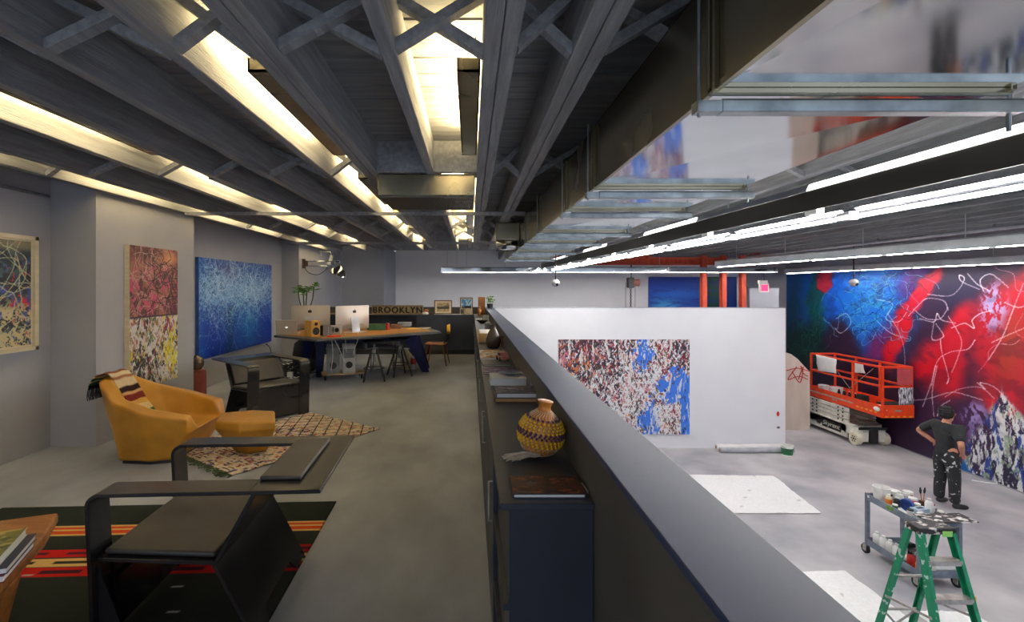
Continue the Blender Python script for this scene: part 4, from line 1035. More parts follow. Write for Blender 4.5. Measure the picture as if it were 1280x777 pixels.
# corner: dark block, leafy pot, figurine
t = thing('wooden_board', 'upright brown wooden board at the far corner of the countertop', 'board', (.27, 10.8, CT))  # simply an upright brown wooden board, no kitchen use known
bm = BM(); box(bm, -.10, .06, -.02, .02, .0, .40); obj('board', bm, m_woodc, t, bevel=.004)
bm = BM(); box(bm, -.11, .07, -.02, .07, 0, .03); obj('foot', bm, m_wood, t)
t = thing('potted_plant', 'small green plant in a dark pot on the corner of the low wall', 'plant', (.43, 10.6, 1.062))
bm = BM(); lathe(bm, [(.05, 0), (.06, .02), (.07, .10), (.06, .10), (.05, .05)], seg=18); obj('pot', bm, m_dark, t, smooth=True)
bm = BM()
for k in range(40):
    a = random.uniform(0, 2*PI); r = random.uniform(.02, .10); z = random.uniform(.12, .26)
    ball(bm, (r*math.cos(a), r*math.sin(a), z), .028, (1, .6, .35), 6, 4)
obj('leaves', bm, m_leaf, t)
t = thing('figurine', 'small brown carved figure in front of the corner wooden board', 'figurine', (.19, 10.3, CT))
bm = BM(); lathe(bm, [(.035, 0), (.04, .02), (.025, .06), (.04, .11), (.03, .15), (.012, .165)], seg=14); obj('body', bm, m_woodc, t, smooth=True)
bm = BM(); ball(bm, (0, 0, .185), .025); obj('head', bm, m_wood, t, smooth=True)

# ---- on the end countertop: sign letters, frames
BY = 11.02
p0 = D(464.7, 392.6, BY); p1 = D(528.8, 382, BY)
t = thing('letter_sign', 'long wooden sign of dark block letters on the far countertop', 'sign', ((p0.x+p1.x)/2, BY+.05, CT))
wS = p1.x-p0.x; hS = .20
bm = BM(); box(bm, -wS/2, wS/2, -.012, .03, 0, hS); obj('board', bm, m_stone, t, bevel=.003)
bm = BM(); box(bm, -wS/2, wS/2, -.02, .035, hS-.012, hS+.004); box(bm, -wS/2, wS/2, -.03, .035, 0, .012); obj('rail', bm, m_brownc, t)
mt = Matrix.Translation((0, -.018, hS/2)) @ Matrix.Rotation(PI/2, 4, 'X') @ Matrix.Diagonal((1.0, 1.0, 1, 1))
lt = text_obj('lettering', 'BROOKLYN', .205, m_text, Matrix.Identity(4), t, ext=.006, font_scale=1.18)
co = [v.co.copy() for v in lt.data.vertices]; xs = [c.x for c in co]; ysx = [c.y for c in co]
sx = (wS*.95)/(max(xs)-min(xs)); cx = (max(xs)+min(xs))/2; cy = (max(ysx)+min(ysx))/2; sy = .135/(max(ysx)-min(ysx))
lt.data.transform(Matrix.Translation((0, -.018, hS/2)) @ Matrix.Rotation(PI/2, 4, 'X') @ Matrix.Diagonal((sx, sy, 1, 1)) @ Matrix.Translation((-cx, -cy, 0)))
bm = BM()
for k, (dx, dz) in enumerate(((0, 0), (-.008, 0), (.008, 0), (0, -.005), (0, .005))):      # heavy block letters
    me_ = lt.data.copy(); me_.transform(Matrix.Translation((dx, -.0004*k, dz))); bm.from_mesh(me_); bpy.data.meshes.remove(me_)
bm.to_mesh(lt.data); bm.free()
def frame(px0, px1, py0, py1, Y, label, fm, im, lean=.10, mat_w=.03):
    a = D(px0, py1, Y); b = D(px1, py0, Y); w, h = b.x-a.x, b.z-CT-.0
    t = thing('picture_frame', label, 'picture frame', ((a.x+b.x)/2, Y, CT+.001)); t.rotation_euler = (-lean, 0, 0)
    bm = BM(); f = .022
    for q in ((-w/2, w/2, 0, f), (-w/2, w/2, h-f, h), (-w/2, -w/2+f, f, h-f), (w/2-f, w/2, f, h-f)): box(bm, q[0], q[1], -.012, .012, q[2], q[3])
    obj('frame', bm, fm, t)
    bm = BM(); box(bm, -w/2+f, w/2-f, -.002, .01, f, h-f); obj('mat_board', bm, m_cream, t)
    painted('print', (-w/2+f+mat_w, -.004, f+mat_w), (w-2*f-2*mat_w, 0, 0), (0, 0, h-2*f-2*mat_w), im, v_flat, t)
im, U, V = canvas(40, 30, (196, 172, 124)); put(im, ((V > .25) & (V < .35+.5*U)).astype(float)*.8*(U > .08), (96, 90, 78)); put(im, ((np.abs(V-.45) < .12)).astype(float)*.8, (60, 58, 52)); put(im, (vn(U, V, 14, 10, 400) > .6)*.6, (60, 52, 44))
frame(542.7, 565, 375, 392.4, 11.06, 'landscape picture of a building in a thin dark frame on the far countertop', m_brownc, im, mat_w=.04)
im, U, V = canvas(30, 40, (70, 140, 180)); put(im, (V < .45)*1.0, (90, 84, 70)); put(im, ((V < .5) & (V > .35) & (U > .3))*1.0, (40, 44, 46)); put(im, (vn(U, V, 6, 6, 401) > .62)*(V > .5)*.8, (210, 220, 226)); 
frame(575, 591, 371.6, 392, 11.08, 'upright blue sky picture in a dark wood frame on the far countertop', m_brownc, im, mat_w=.012)
for k, (pa, pb, lb, c) in enumerate(((575, 580.5, 'dark small photo card leaning at the left foot of the blue sky picture', (70, 66, 60)), (581.5, 590.5, 'pale small photo card leaning at the right foot of the blue sky picture', (206, 190, 150)))):
    a = D(pa, 392, 11.0); b = D(pb, 392, 11.0); im, U, V = canvas(14, 12, c); put(im, (vn(U, V, 4, 4, 410+k) > .55)*.6, (150, 130, 100))
    t = thing('photo_card', lb, 'photo card', ((a.x+b.x)/2, 10.985, CT+.001)); t.rotation_euler = (-.15, 0, 0)
    bm = BM(); box(bm, -(b.x-a.x)/2, (b.x-a.x)/2, 0, .006, 0, .135); obj('card', bm, m_cream, t)
    painted('print', (-(b.x-a.x)/2+.008, -.002, .008), ((b.x-a.x)-.016, 0, 0), (0, 0, .119), im, v_flat, t)
t = thing('toy_figure', 'small reddish and white trinket right of the lettered sign', 'trinket', (-1.02, 10.98, CT))
bm = BM(); lathe(bm, [(.06, 0), (.075, .02), (.06, .05), (.03, .06)], seg=14); obj('base', bm, m_white, t, smooth=True)
bm = BM(); ball(bm, (.02, 0, .085), .04, (1.3, .8, .8)); obj('top', bm, m_woodc, t, smooth=True)
bm = BM(); box(bm, -.82, -.2, 10.93, 10.975, CT, CT+.008); tag(obj('paper_stack', bm, m_paper), 'long white papers lying in front of the framed building picture', 'papers')
bm = BM(); box(bm, -3.3, -2.95, 10.95, 11.1, CT, CT+.03); tag(obj('paper_stack', bm, m_boardw), 'tan stack of papers on the far countertop between the two computers', 'papers')
# ---------------------------------------------------------------- work desk and everything on and under it
DT = .76
t = thing('work_desk', 'large dark topped desk on slanted navy plate legs', 'desk', (-1.8, 8.2, 0))
o = Vector((-1.8, 8.2))
top = [(-3.10, 7.62), (-2.22, 6.98), (-1.3, 7.62), (-.50, 8.28), (-.80, 9.12), (-2.0, 9.3), (-3.05, 8.9)]
bm = BM(); prism(bm, [(x-o.x, y-o.y) for x, y in top], DT-.035, DT-.002); obj('desk_top', bm, m_desk, t, bevel=.003, seg=1)
ins = [(-2.98, 7.72), (-2.2, 7.18), (-1.35, 7.76), (-.66, 8.38), (-.88, 9.02), (-2.0, 9.2), (-2.95, 8.8)]
bm = BM(); prism(bm, [(x-o.x, y-o.y) for x, y in ins], DT-.002, DT); obj('wood_inlay', bm, m_woodo, t)
def plate_leg(tx, ty, bx, by, wt, wb, dirv):
    d = Vector(dirv).normalized(); n = Vector((0, 0, 1)); bm = BM()
    T_ = Vector((tx-o.x, ty-o.y, DT-.035)); B_ = Vector((bx-o.x, by-o.y, 0)); nn = (T_-B_).cross(d).normalized()*.02
    v = []
    for q in (nn, -nn):
        v += [bm.verts.new(T_-d*wt/2+q), bm.verts.new(T_+d*wt/2+q), bm.verts.new(B_+d*wb/2+q), bm.verts.new(B_-d*wb/2+q)]
    bm.faces.new(v[:4]); bm.faces.new(v[4:][::-1])
    for i in range(4): bm.faces.new((v[i], v[(i+1) % 4], v[4+(i+1) % 4], v[4+i]))
    obj('leg', bm, m_navy, t, bevel=.004, seg=1)
plate_leg(-1.10, 8.75, -.84, 9.12, .34, .14, (1, .0, 0))
plate_leg(-1.05, 8.30, -.80, 8.66, .26, .12, (1, .0, 0))
plate_leg(-2.42, 7.85, -2.55, 8.15, .17, .10, (1, 0, 0))
plate_leg(-2.72, 8.2, -2.95, 8.6, .22, .11, (1, 0, 0))
bm = BM(); bar(bm, (-2.46-o.x, 8.1-o.y, .60), (-.98-o.x, 8.6-o.y, .66), .05, .09); obj('stretcher', bm, m_navy, t)

def imac(label, x, y, rz):
    t = thing('desktop_computer', label, 'computer', (x, y, DT), rz, 'silver all in one computers on the desk')
    bm = BM()      # shell seen from behind: flat rim, swelling centre; local -y is the back
    w, z0, z1 = .325, .045, .445
    A = [bm.verts.new(p) for p in ((-w, .02, z0), (w, .02, z0), (w, .02, z1), (-w, .02, z1))]
    Bk = [bm.verts.new(p) for p in ((-w, .012, z0), (w, .012, z0), (w, .012, z1), (-w, .012, z1))]
    Ck = [bm.verts.new(p) for p in ((-w*.5, -.04, z0+.09), (w*.5, -.04, z0+.09), (w*.5, -.04, z1-.12), (-w*.5, -.04, z1-.12))]
    bm.faces.new(A)
    for i in range(4):
        j = (i+1) % 4
        bm.faces.new((A[j], A[i], Bk[i], Bk[j])); bm.faces.new((Bk[j], Bk[i], Ck[i], Ck[j]))
    bm.faces.new(Ck[::-1])
    obj('shell', bm, m_imac, t, bevel=.03, seg=4, smooth=True, ang=60)
    bm = BM(); prism(bm, thick([(-.035, .24), (-.06, .10), (-.07, .01)], .012), -.055, .055, 'x')
    for v in bm.verts: pass
    bm2 = BM(); prism(bm2, thick([(-.042, .25), (-.085, .06), (-.095, .006), (.09, .006)], .010), -.075, .075, 'x'); bm.free()
    obj('stand', bm2, m_lgrey, t, bevel=.002, seg=1)
    bm = BM()      # dark logo
    for dx in (-.012, .012):
        lathe(bm, [(.0205, -.001), (.0205, .001)], seg=16, mtx=Matrix.Translation((dx, -.0425, .345)) @ Matrix.Rotation(PI/2, 4, 'X') @ Matrix.Diagonal((1, 1.15, 1, 1)))
    lathe(bm, [(.009, -.001), (.009, .001)], seg=12, mtx=Matrix.Translation((.006, -.0425, .375)) @ Matrix.Rotation(PI/2, 4, 'X') @ Matrix.Rotation(.7, 4, 'Z') @ Matrix.Diagonal((.5, 1.1, 1, 1)))
    obj('logo', bm, m_apple, t)
    bm = BM(); box(bm, -w+.006, w-.006, .0205, .022, z0+.07, z1-.006); obj('screen', bm, m_dark, t)
imac('silver all in one computer seen from behind, left one beside the laptop', -2.73, 8.25, .08)
imac('silver all in one computer seen from behind, right one near the green box', -1.99, 8.2, .80)

t = thing('laptop', 'silver laptop with its lid open at the left end of the desk', 'laptop', (-2.93, 7.72, DT), .1)
bm = BM(); prism(bm, [(-.006, .01), (.0, .004), (-.05, .235), (-.056, .232)], -.165, .165, 'x')
lid = obj('lid', bm, m_imac, t, bevel=.002, seg=1)
bm = BM(); lathe(bm, [(.016, -.001), (.016, .001)], (0, -.031, .12), 16, Matrix.Rotation(PI/2, 4, 'X')); obj('glowing_logo', bm, m_logo_w, lid)
bm = BM(); box(bm, -.165, .165, 0, .23, 0, .014); obj('keyboard_base', bm, m_imac, t, bevel=.003, seg=1)
def speaker(loc, rz, label, w, d, h, body, front):
    t = thing('speaker', label, 'speaker', loc, rz)
    bm = BM(); box(bm, -w/2, w/2, -d/2, d/2, 0, h); obj('cabinet', bm, body, t, bevel=.01)
    bm = BM(); box(bm, -w/2+.01, w/2-.01, -d/2-.004, -d/2, .01, h-.01); obj('baffle', bm, front, t)
    for r, z in ((.058, h*.36), (.026, h*.80)):
        bm = BM(); lathe(bm, [(r, 0), (r, .006), (r*.85, .008), (r*.7, .0), (r*.3, -.006+.008), (r*.05, .008)], (0, -d/2-.004, z), 20, Matrix.Rotation(PI/2, 4, 'X')); obj('driver', bm, m_dark, t, smooth=True)
g = F(379.5, 423, DT); speaker((-2.42, 7.4, DT), .85, 'yellow wood bookshelf speaker on the front left edge of the desk', .15, .2, .245, M('speaker_bamboo', rgb(206, 152, 46), rgb(220, 168, 66), 4, .4, stretch=(8, 8, 1)), M('speaker_front', rgb(186, 132, 40), rgb(196, 144, 52), 4, .4))
t = thing('audio_unit', 'small dark grey audio box beside the yellow speaker', 'audio box', (-2.225, 7.5, DT), .3)
bm = BM(); box(bm, -.06, .06, -.1, .1, 0, .165); obj('case', bm, m_grey, t, bevel=.004)
bm = BM()
for k in range(4): lathe(bm, [(.008, 0), (.008, .008)], (.02, -.1, .03+.034*k), 10, Matrix.Rotation(PI/2, 4, 'X'))
obj('knob', bm, m_alu, t)
for (px, nm_, lb) in ((411, 'amplifier', 'left silver amplifier unit with dials between the two computers'), (420.5, 'amplifier', 'right silver amplifier unit with a round dial between the two computers')):
    g = F(px, 417.5, DT); t = thing(nm_, lb, 'amplifier', (g.x, g.y, DT), .1, 'silver amplifier units on the desk')
    bm = BM(); box(bm, -.065, .065, -.01, .2, 0, .13); obj('case', bm, m_silver, t, bevel=.006)
    bm = BM(); lathe(bm, [(.036, 0), (.036, .012), (.028, .016), (.02, .01)], (.01, -.01, .07), 18, Matrix.Rotation(PI/2, 4, 'X')); obj('dial', bm, m_apple, t)
    bm = BM(); box(bm, -.055, -.04, -.014, -.01, .03, .11); obj('label_strip', bm, m_dark, t)
g = F(403, 419, DT); bm = BM(); box(bm, g.x-.05, g.x+.03, g.y, g.y+.14, DT, DT+.15); tag(obj('hard_drive', bm, m_dark, bevel=.005), 'black drive standing left of the silver amplifier units', 'drive')
bm = BM(); g = F(417, 421, DT)
pts = [(-.11, -.04), (.02, -.07), (.1, .02), (.05, .08), (-.08, .06)]
prism(bm, [(g.x+a, g.y+.03+b) for a, b in pts], DT, DT+.02); tag(obj('folded_cloth', bm, m_orange, bevel=.006), 'bright orange folded cloth on the desk edge under the amplifier units', 'cloth')
# right half of the desk
def bx(nm_, lb, cat, px0, px1, py, h, dep, mat, rz=0, **k):
    a = F(px0, py, DT); b = F(px1, py, DT); t = thing(nm_, lb, cat, ((a.x+b.x)/2, a.y+dep/2, DT), rz); w = b.x-a.x
    bm = BM(); box(bm, -w/2, w/2, -dep/2, dep/2, 0, h*.8); obj('box', bm, mat, t, bevel=.003, seg=1)
    bm = BM(); box(bm, -w/2-.002, w/2+.002, -dep/2-.002, dep/2+.002, h*.8, h); obj('lid', bm, mat, t, bevel=.003, seg=1)
    return t
bx('storage_box', 'dark green box on the desk right of the computers', 'box', 459, 481, 412.5, .10, .2, m_greenp)
bx('card_box', 'reddish brown box on the desk behind the red can', 'box', 488, 501, 410.5, .07, .16, m_brownc)
g = F(484.5, 411.8, DT); t = thing('drink_can', 'red can standing on the desk right of the green box', 'can', (g.x, g.y, DT))
bm = BM(); lathe(bm, [(.026, 0), (.032, .008), (.032, .105), (.026, .118)], seg=18); obj('can', bm, m_red, t, smooth=True)
bm = BM(); lathe(bm, [(.0265, .117), (.024, .119)], seg=18); obj('rim', bm, m_silver, t)
bx('card_box', 'flat grey and orange box stacked behind the brown box on the desk', 'box', 497, 513, 407.8, .075, .2, m_lgrey)
for (pa, pb, py, mt, lb) in ((507, 524, 411.2, m_yellow, 'yellow sheet lying on the right part of the desk'), (520, 534, 410.8, m_paper, 'white sheet at the right tip of the desk'), (429, 452, 415.5, m_paper, 'loose white sheet in front of the right computer')):
    a = F(pa, py, DT); b = F(pb, py, DT); bm = BM(); prism(bm, [(a.x, a.y), (b.x, b.y), (b.x+.05, b.y+.3), (a.x+.04, a.y+.3)], DT, DT+.004); tag(obj('paper_sheet', bm, mt), lb, 'paper', 'loose sheets on the desk')
# bamboo in a vase
t = thing('lucky_bamboo', 'tall bamboo plant with leafy tops in a vase behind the left computer', 'plant', (-3.0, 8.75, DT))
bm = BM(); lathe(bm, [(.05, 0), (.06, .02), (.055, .2), (.06, .24), (.05, .24), (.045, .05)], seg=18); obj('vase', bm, m_greenp, t, smooth=True)
tips = [(-.12, 0, .72), (-.04, .04, .74), (.05, -.03, .70), (.16, .03, .80)]
for k, tp_ in enumerate(tips):
    bm = BM(); tube(bm, curve([(.01*k-.01, 0, .05), (tp_[0]*.3, tp_[1]*.3, .3), (tp_[0]*.8, tp_[1], .52), tp_], 6), .011, 8); obj('stem', bm, m_stem, t, smooth=True)
    bm = BM()
    for q in range(20):
        a = random.uniform(0, 2*PI); L = random.uniform(.09, .17); b0 = Vector(tp_)+Vector((0, 0, random.uniform(-.10, .03)))
        d = Vector((math.cos(a), math.sin(a), random.uniform(.0, .9))).normalized(); s = d.cross(Vector((0, 0, 1))).normalized()*.024
        v = [bm.verts.new(b0), bm.verts.new(b0+d*L*.5+s), bm.verts.new(b0+d*L+Vector((0, 0, -.04))), bm.verts.new(b0+d*L*.5-s)]
        bm.faces.new(v)
    obj('leaves', bm, m_leaf, t)

# computer towers on a wooden trolley
t = thing('trolley', 'low wooden board trolley on castors under the desk front', 'trolley', (-2.13, 8.07, 0), .35)
bm = BM(); box(bm, -.34, .34, -.2, .2, .085, .105); obj('board', bm, m_boardw, t, bevel=.003)
for sx_ in (-.29, .29):
    for sy_ in (-.15, .15):
        bm = BM(); lathe(bm, [(.02, -.012), (.032, -.012), (.032, .012), (.02, .012)], (sx_, sy_, .033), 14, Matrix.Rotation(PI/2, 4, 'Y')); box(bm, sx_-.016, sx_+.016, sy_-.02, sy_+.02, .06, .085); obj('caster', bm, m_dark, t)
def tower(loc, rz, label, w, d, h, mt):
    t = thing('computer_tower', label, 'computer tower', loc, rz)
    bm = BM(); box(bm, -w/2, w/2, -d/2, d/2, .02, h-.03); obj('case', bm, mt, t, bevel=.004)
    for z in (0, h-.03):
        for y in (-d/2+.02, d/2-.03):
            bm = BM(); box(bm, -w/2, w/2, y, y+.012, z, z+.03); obj('handle', bm, mt, t)
    bm = BM(); lathe(bm, [(.055, 0), (.055, .004), (.02, .005)], (0, -d/2, .14), 18, Matrix.Rotation(PI/2, 4, 'X')); obj('fan', bm, m_dark, t)
    bm = BM(); box(bm, -w/2+.02, w/2-.02, -d/2-.003, -d/2, h*.55, h-.06); obj('vent_panel', bm, m_grey if mt != m_dark else m_apple, t)
tower((-2.03, 8.06, .105), .3, 'silver computer tower standing on the wooden trolley', .2, .30, .46, m_silver)
tower((-2.27, 7.98, .105), .3, 'dark grey computer tower left of the silver one on the trolley', .2, .30, .46, m_grey)
# cables
def cable(lb, pts, mt, r=.006):
    bm = BM(); tube(bm, curve(pts, 10), r, 6); tag(obj('cable', bm, mt, smooth=True), lb, 'cable', 'cables around the desk')
cable('white cable drooping from the orange cloth down to the trolley', [D(412, 421, 7.4), D(415, 428, 7.5), D(416, 445, 7.6), D(414, 462, 7.7), D(416, 466, 7.9)], m_white)
cable('white cable slanting from the desk edge across the towers', [D(417, 422, 7.5), D(424, 436, 7.6), D(428, 446, 7.7), D(431, 452, 7.75)], m_white)
cable('white cable hanging below the right computer toward the stool', [D(447.5, 416, 7.8), D(447, 425, 7.7), D(443, 436, 7.7), D(441.5, 444, 7.8)], m_white)
cable('short white cable dropping straight over the desk edge beside the silver tower', [D(431.6, 417, 7.7), D(432, 428, 7.6), D(433, 440, 7.75)], m_white)
t = thing('cable_tangle', 'messy heap of black cables and a white plug under the desk left side', 'cables', (-3.0, 7.9, 0))
bm = BM()
for k in range(22):
    pts = [(random.uniform(-.42, .42), random.uniform(-.3, .3), random.uniform(.006, .34)) for _ in range(5)]; pts[0] = (pts[0][0], pts[0][1], .008)
    tube(bm, curve(pts, 6), .007, 5)
obj('cables', bm, m_dark, t)['kind'] = 'stuff'
bm = BM(); box(bm, .12, .2, -.32, -.26, .1, .18); obj('white_plug', bm, m_white, t, bevel=.005)
bm = BM(); box(bm, -.3, .2, -.05, .03, .0, .05); obj('power_strip', bm, m_white, t, bevel=.005)
cable('black cable looping from the left wall below the blue painting', [(-3.93, 9.3, .42), (-3.8, 9.0, .46), (-3.6, 8.7, .40), (-3.5, 8.5, .2), (-3.4, 8.3, .02)], m_dark)
t = thing('backpack', 'black bag with a lime green patch leaning under the left end of the desk', 'bag', (-3.0, 8.75, 0))
bm = BM(); lathe(bm, [(.14, 0), (.19, .05), (.2, .3), (.17, .5), (.08, .58)], seg=16, mtx=Matrix.Diagonal((1.1, .7, 1, 1))); obj('body', bm, m_dark, t, smooth=True)
bm = BM(); box(bm, .02, .14, -.17, -.13, .30, .46); obj('green_patch', bm, m_leaf, t, bevel=.01)
bm = BM(); tube(bm, curve([(-.06, -.02, .55), (-.05, -.05, .64), (.05, -.05, .64), (.06, -.02, .55)], 6), .012, 6); obj('strap', bm, m_dark, t)
t = thing('water_jug', 'cream plastic jug standing on the floor under the desk behind the stools', 'jug', (-1.2, 9.0, 0))
bm = BM(); lathe(bm, [(.1, 0), (.11, .02), (.11, .26), (.06, .32), (.04, .36)], seg=18); obj('body', bm, m_cream, t, smooth=True)
bm = BM(); lathe(bm, [(.042, .36), (.042, .38)], seg=14); obj('cap', bm, m_white, t)
t = thing('spray_can', 'red and white spray bottle beside the cream jug under the desk', 'bottle', (-1.05, 8.95, 0))
bm = BM(); lathe(bm, [(.05, 0), (.055, .01), (.055, .22), (.03, .26)], seg=16); obj('body', bm, m_white, t, smooth=True)
bm = BM(); lathe(bm, [(.0555, .10), (.0555, .21), (.03, .262), (.03, .3)], seg=16); obj('red_top', bm, m_red, t, smooth=True)

# bar stools
def stool(label, x, y, rz):
    t = thing('bar_stool', label, 'stool', (x, y, 0), rz, 'black work stools at the desk')
    bm = BM(); lathe(bm, [(.15, .605), (.175, .615), (.178, .635), (.165, .65), (.06, .643)], seg=24); obj('seat', bm, m_dark, t, smooth=True)
    for k in range(4):
        a = PI/4+k*PI/2; bm = BM(); tube(bm, [(.05*math.cos(a), .05*math.sin(a), .52), (.235*math.cos(a), .235*math.sin(a), 0)], .015, 8); obj('leg', bm, m_dark, t)
    bm = BM(); tube(bm, [(.165*math.cos(2*PI*k/24), .165*math.sin(2*PI*k/24), .20) for k in range(25)], .008, 6); obj('foot_ring', bm, m_dark, t)
    bm = BM(); lathe(bm, [(.022, .30), (.022, .606)], seg=12); lathe(bm, [(.06, .50), (.06, .53)], seg=14); obj('screw_post', bm, m_grey, t)
    bm = BM(); lathe(bm, [(.028, .45), (.036, .46), (.036, .49), (.028, .5)], seg=14); obj('hub', bm, m_alu, t)
stool('black round work stool in front of the desk, left one nearer the computers', -1.57, 7.88, .2)
stool('black round work stool in front of the desk, right one by the navy leg', -1.22, 8.31, .5)
t = thing('desk_chair', 'black wire legged chair tucked behind the left stool', 'chair', (-1.62, 8.95, 0), .1)
bm = BM(); box(bm, -.2, .2, -.2, .2, .44, .47); obj('seat', bm, m_dark, t, bevel=.01)
for s in (-1, 1):
    bm = BM(); tube(bm, curve([(s*.19, -.19, .45), (s*.2, -.2, .03), (s*.2, -.15, .01), (s*.2, .15, .01), (s*.2, .2, .03), (s*.19, .19, .45)], 5), .009, 6); obj('leg', bm, m_dark, t)
bm = BM(); box(bm, -.19, .19, .17, .19, .5, .72); obj('backrest', bm, m_dark, t, bevel=.008)

# plywood chair
t = thing('wooden_chair', 'small plywood chair with a yellow back rest at the right end of the desk', 'chair', (-.66, 9.52, 0), PI-.12)
bm = BM(); prism(bm, [(-.19, -.17), (-.16, -.2), (.2, -.19), (.22, -.15), (.22, .15), (.2, .19), (-.16, .2), (-.19, .17)], .405, .425); obj('seat', bm, m_woodc, t, bevel=.008, smooth=True)
bm = BM(); 
N = 9; A = []
for k in range(N):
    v = -.17+.34*k/(N-1); x = -.22-.03*(1-(v/.17)**2)
    A.append((x, v))
prism(bm, A+[(x-.012, y) for x, y in A[::-1]], .60, .79); obj('backrest', bm, M('yellow_ply', rgb(206, 146, 26), rgb(216, 160, 44), 5, .45), t, bevel=.01, smooth=True)
for s in (-1, 1):
    bm = BM(); tube(bm, [(.15, s*.13, .405), (.21, s*.19, 0)], [.018, .012], 8); obj('leg', bm, m_woodc, t)
    bm = BM(); tube(bm, [(-.14, s*.13, .405), (-.22, s*.19, 0)], [.018, .012], 8); obj('leg', bm, m_brownc, t)
    bm = BM(); tube(bm, [(-.15, s*.12, .41), (-.22, s*.10, .52), (-.245, s*.09, .68)], .011, 8); obj('back_post', bm, m_dark, t)

# wall arm lamp and spotlight
t = thing('wall_lamp', 'chrome arm lamp with a wide bowl shade reaching from the grey column', 'lamp', (-3.60, 10.42, 2.03))
bm = BM(); box(bm, -.012, .03, -.06, .06, -.10, .10); box(bm, .03, .09, -.03, .03, -.06, .06); obj('bracket', bm, m_ceram, t, bevel=.005)
for z in (.05, -.05):
    bm = BM(); tube(bm, [(.06, 0, z), (.62, 0, z)], .011, 8); obj('arm', bm, m_chrome, t)
bm = BM(); lathe(bm, [(.04, -.03), (.05, -.02), (.05, .02), (.04, .03)], (.64, 0, .02), 16, Matrix.Rotation(PI/2, 4, 'X')); obj('joint', bm, m_galv, t)
bm = BM(); tube(bm, curve([(.64, 0, .03), (.70, 0, .05), (.78, 0, .03), (.81, 0, -.06)], 6), .012, 8); obj('elbow', bm, m_chrome, t)
bm = BM(); mt = Matrix.Rotation(.35, 4, 'Y')
lathe(bm, [(.03, .0), (.05, -.02), (.12, -.07), (.18, -.14), (.20, -.21), (.19, -.21), (.17, -.14), (.11, -.08), (.03, -.03)], (.80, 0, -.05), 28, mt); obj('shade', bm, m_chrome, t, smooth=True)
bm = BM(); tube(bm, curve([(.03, 0, -.09), (.12, 0, -.20), (.3, 0, -.24), (.45, 0, -.16), (.52, 0, -.06)], 6), .007, 6); obj('cord', bm, m_dark, t)
t = thing('spotlight', 'small white spot lamp high on the wall above the arm lamp', 'spotlight', (-3.60, 11.6, 2.28))
bm = BM(); box(bm, -.01, .02, -.03, .03, .0, .12); tube(bm, [(.0, 0, .09), (.24, 0, .09), (.26, 0, .0)], .012, 8); obj('bracket', bm, m_white, t)
bm = BM(); tube(bm, [(.27, 0, .0), (.25, -.02, -.12), (.20, -.05, -.22)], [.04, .045, .055], 12); obj('head', bm, m_white, t)
# ---------------------------------------------------------------- painting floor: crane, hoist, sign, cameras
CY = 13.4
t = thing('gantry_crane', 'rust red steel crane beam on three orange posts before the back wall', 'crane', (6.9, CY, LZ))
z0, z1 = D(0, 331, CY).z-LZ, D(0, 321.5, CY).z-LZ
xa, xb = D(690, 0, CY).x-6.9, D(908, 0, CY).x-6.9
bm = BM(); box(bm, xa, xb, -.08, .08, z0, z0+.03); box(bm, xa, xb, -.08, .08, z1-.03, z1); box(bm, xa, xb, -.012, .012, z0, z1); obj('bridge_beam', bm, m_orangeb, t)
for px in (878.5, 902.7, 927):
    x = D(px, 0, CY-.12).x-6.9
    bm = BM(); box(bm, x-.06, x+.06, -.24, -.228, 0, 4.66); box(bm, x-.06, x+.06, -.092, -.08, 0, 4.66); box(bm, x-.008, x+.008, -.23, -.09, 0, 4.66); obj('post', bm, m_orangeb, t)
for px, w in ((801, .34), (950, .36), (689, .24)):
    x = D(px, 0, CY).x-6.9
    bm = BM(); box(bm, x-w/2, x+w/2, -.15, .12, z1, z1+.14); box(bm, x-w/2-.05, x-w/2+.05, -.17, .14, z1-.05, z1+.18); box(bm, x+w/2-.05, x+w/2+.05, -.17, .14, z1-.05, z1+.18); obj('end_carriage', bm, m_orangeb, t, bevel=.01)
bm = BM(); x = D(860, 0, CY).x-6.9; box(bm, x-.9, x+.95, -.16, -.12, z1+.12, z1+.16); obj('cable_rail', bm, m_grey, t)
hx = D(792, 0, 13.0)
t = thing('chain_hoist', 'dark electric chain hoist hanging above the white partition', 'hoist', (hx.x, 13.2, D(0, 344, 13.2).z))
bm = BM(); box(bm, -.10, .06, -.1, .1, -.34, -.06); obj('body', bm, m_dark, t, bevel=.02)
bm = BM(); lathe(bm, [(.06, 0), (.10, .02), (.10, .18), (.07, .2)], (.03, 0, -.2), 18, Matrix.Rotation(PI/2, 4, 'Y')); obj('motor', bm, M('hoist_brown', rgb(96, 52, 44), rgb(112, 64, 54), 6, .5), t, smooth=True)
bm = BM(); tube(bm, [(0, 0, -.06), (0, 0, .04), (.03, 0, .08), (0, 0, .12), (-.03, 0, .08)], .014, 6); bar(bm, (0, 0, .1), (0, 0, .30), .03, .03); obj('hook', bm, m_dark, t)
bm = BM()
for k in range(26):
    z = -.36-.05*k; r = Matrix.Translation((-.01, 0, z)) @ Matrix.Rotation(PI/2*(k % 2), 4, 'Z')
    tube(bm, [r @ Vector((.02*math.cos(a), 0, .032*math.sin(a))) for a in [2*PI*q/8 for q in range(9)]], .008, 5)
obj('chain', bm, m_dark, t)
for x in (-.15, .11):
    bm = BM(); tube(bm, [(x, 0, -.2), (x, 0, -1.5)], .006, 5); obj('control_cord', bm, m_dark, t)
a = D(949, 365, 12.3); b = D(960.5, 351, 12.3)
t = thing('hanging_sign', 'small glowing pink sign in a white holder hanging near the back corner', 'sign', ((a.x+b.x)/2, 12.3, a.z))
w = (b.x-a.x)/2; h = b.z-a.z
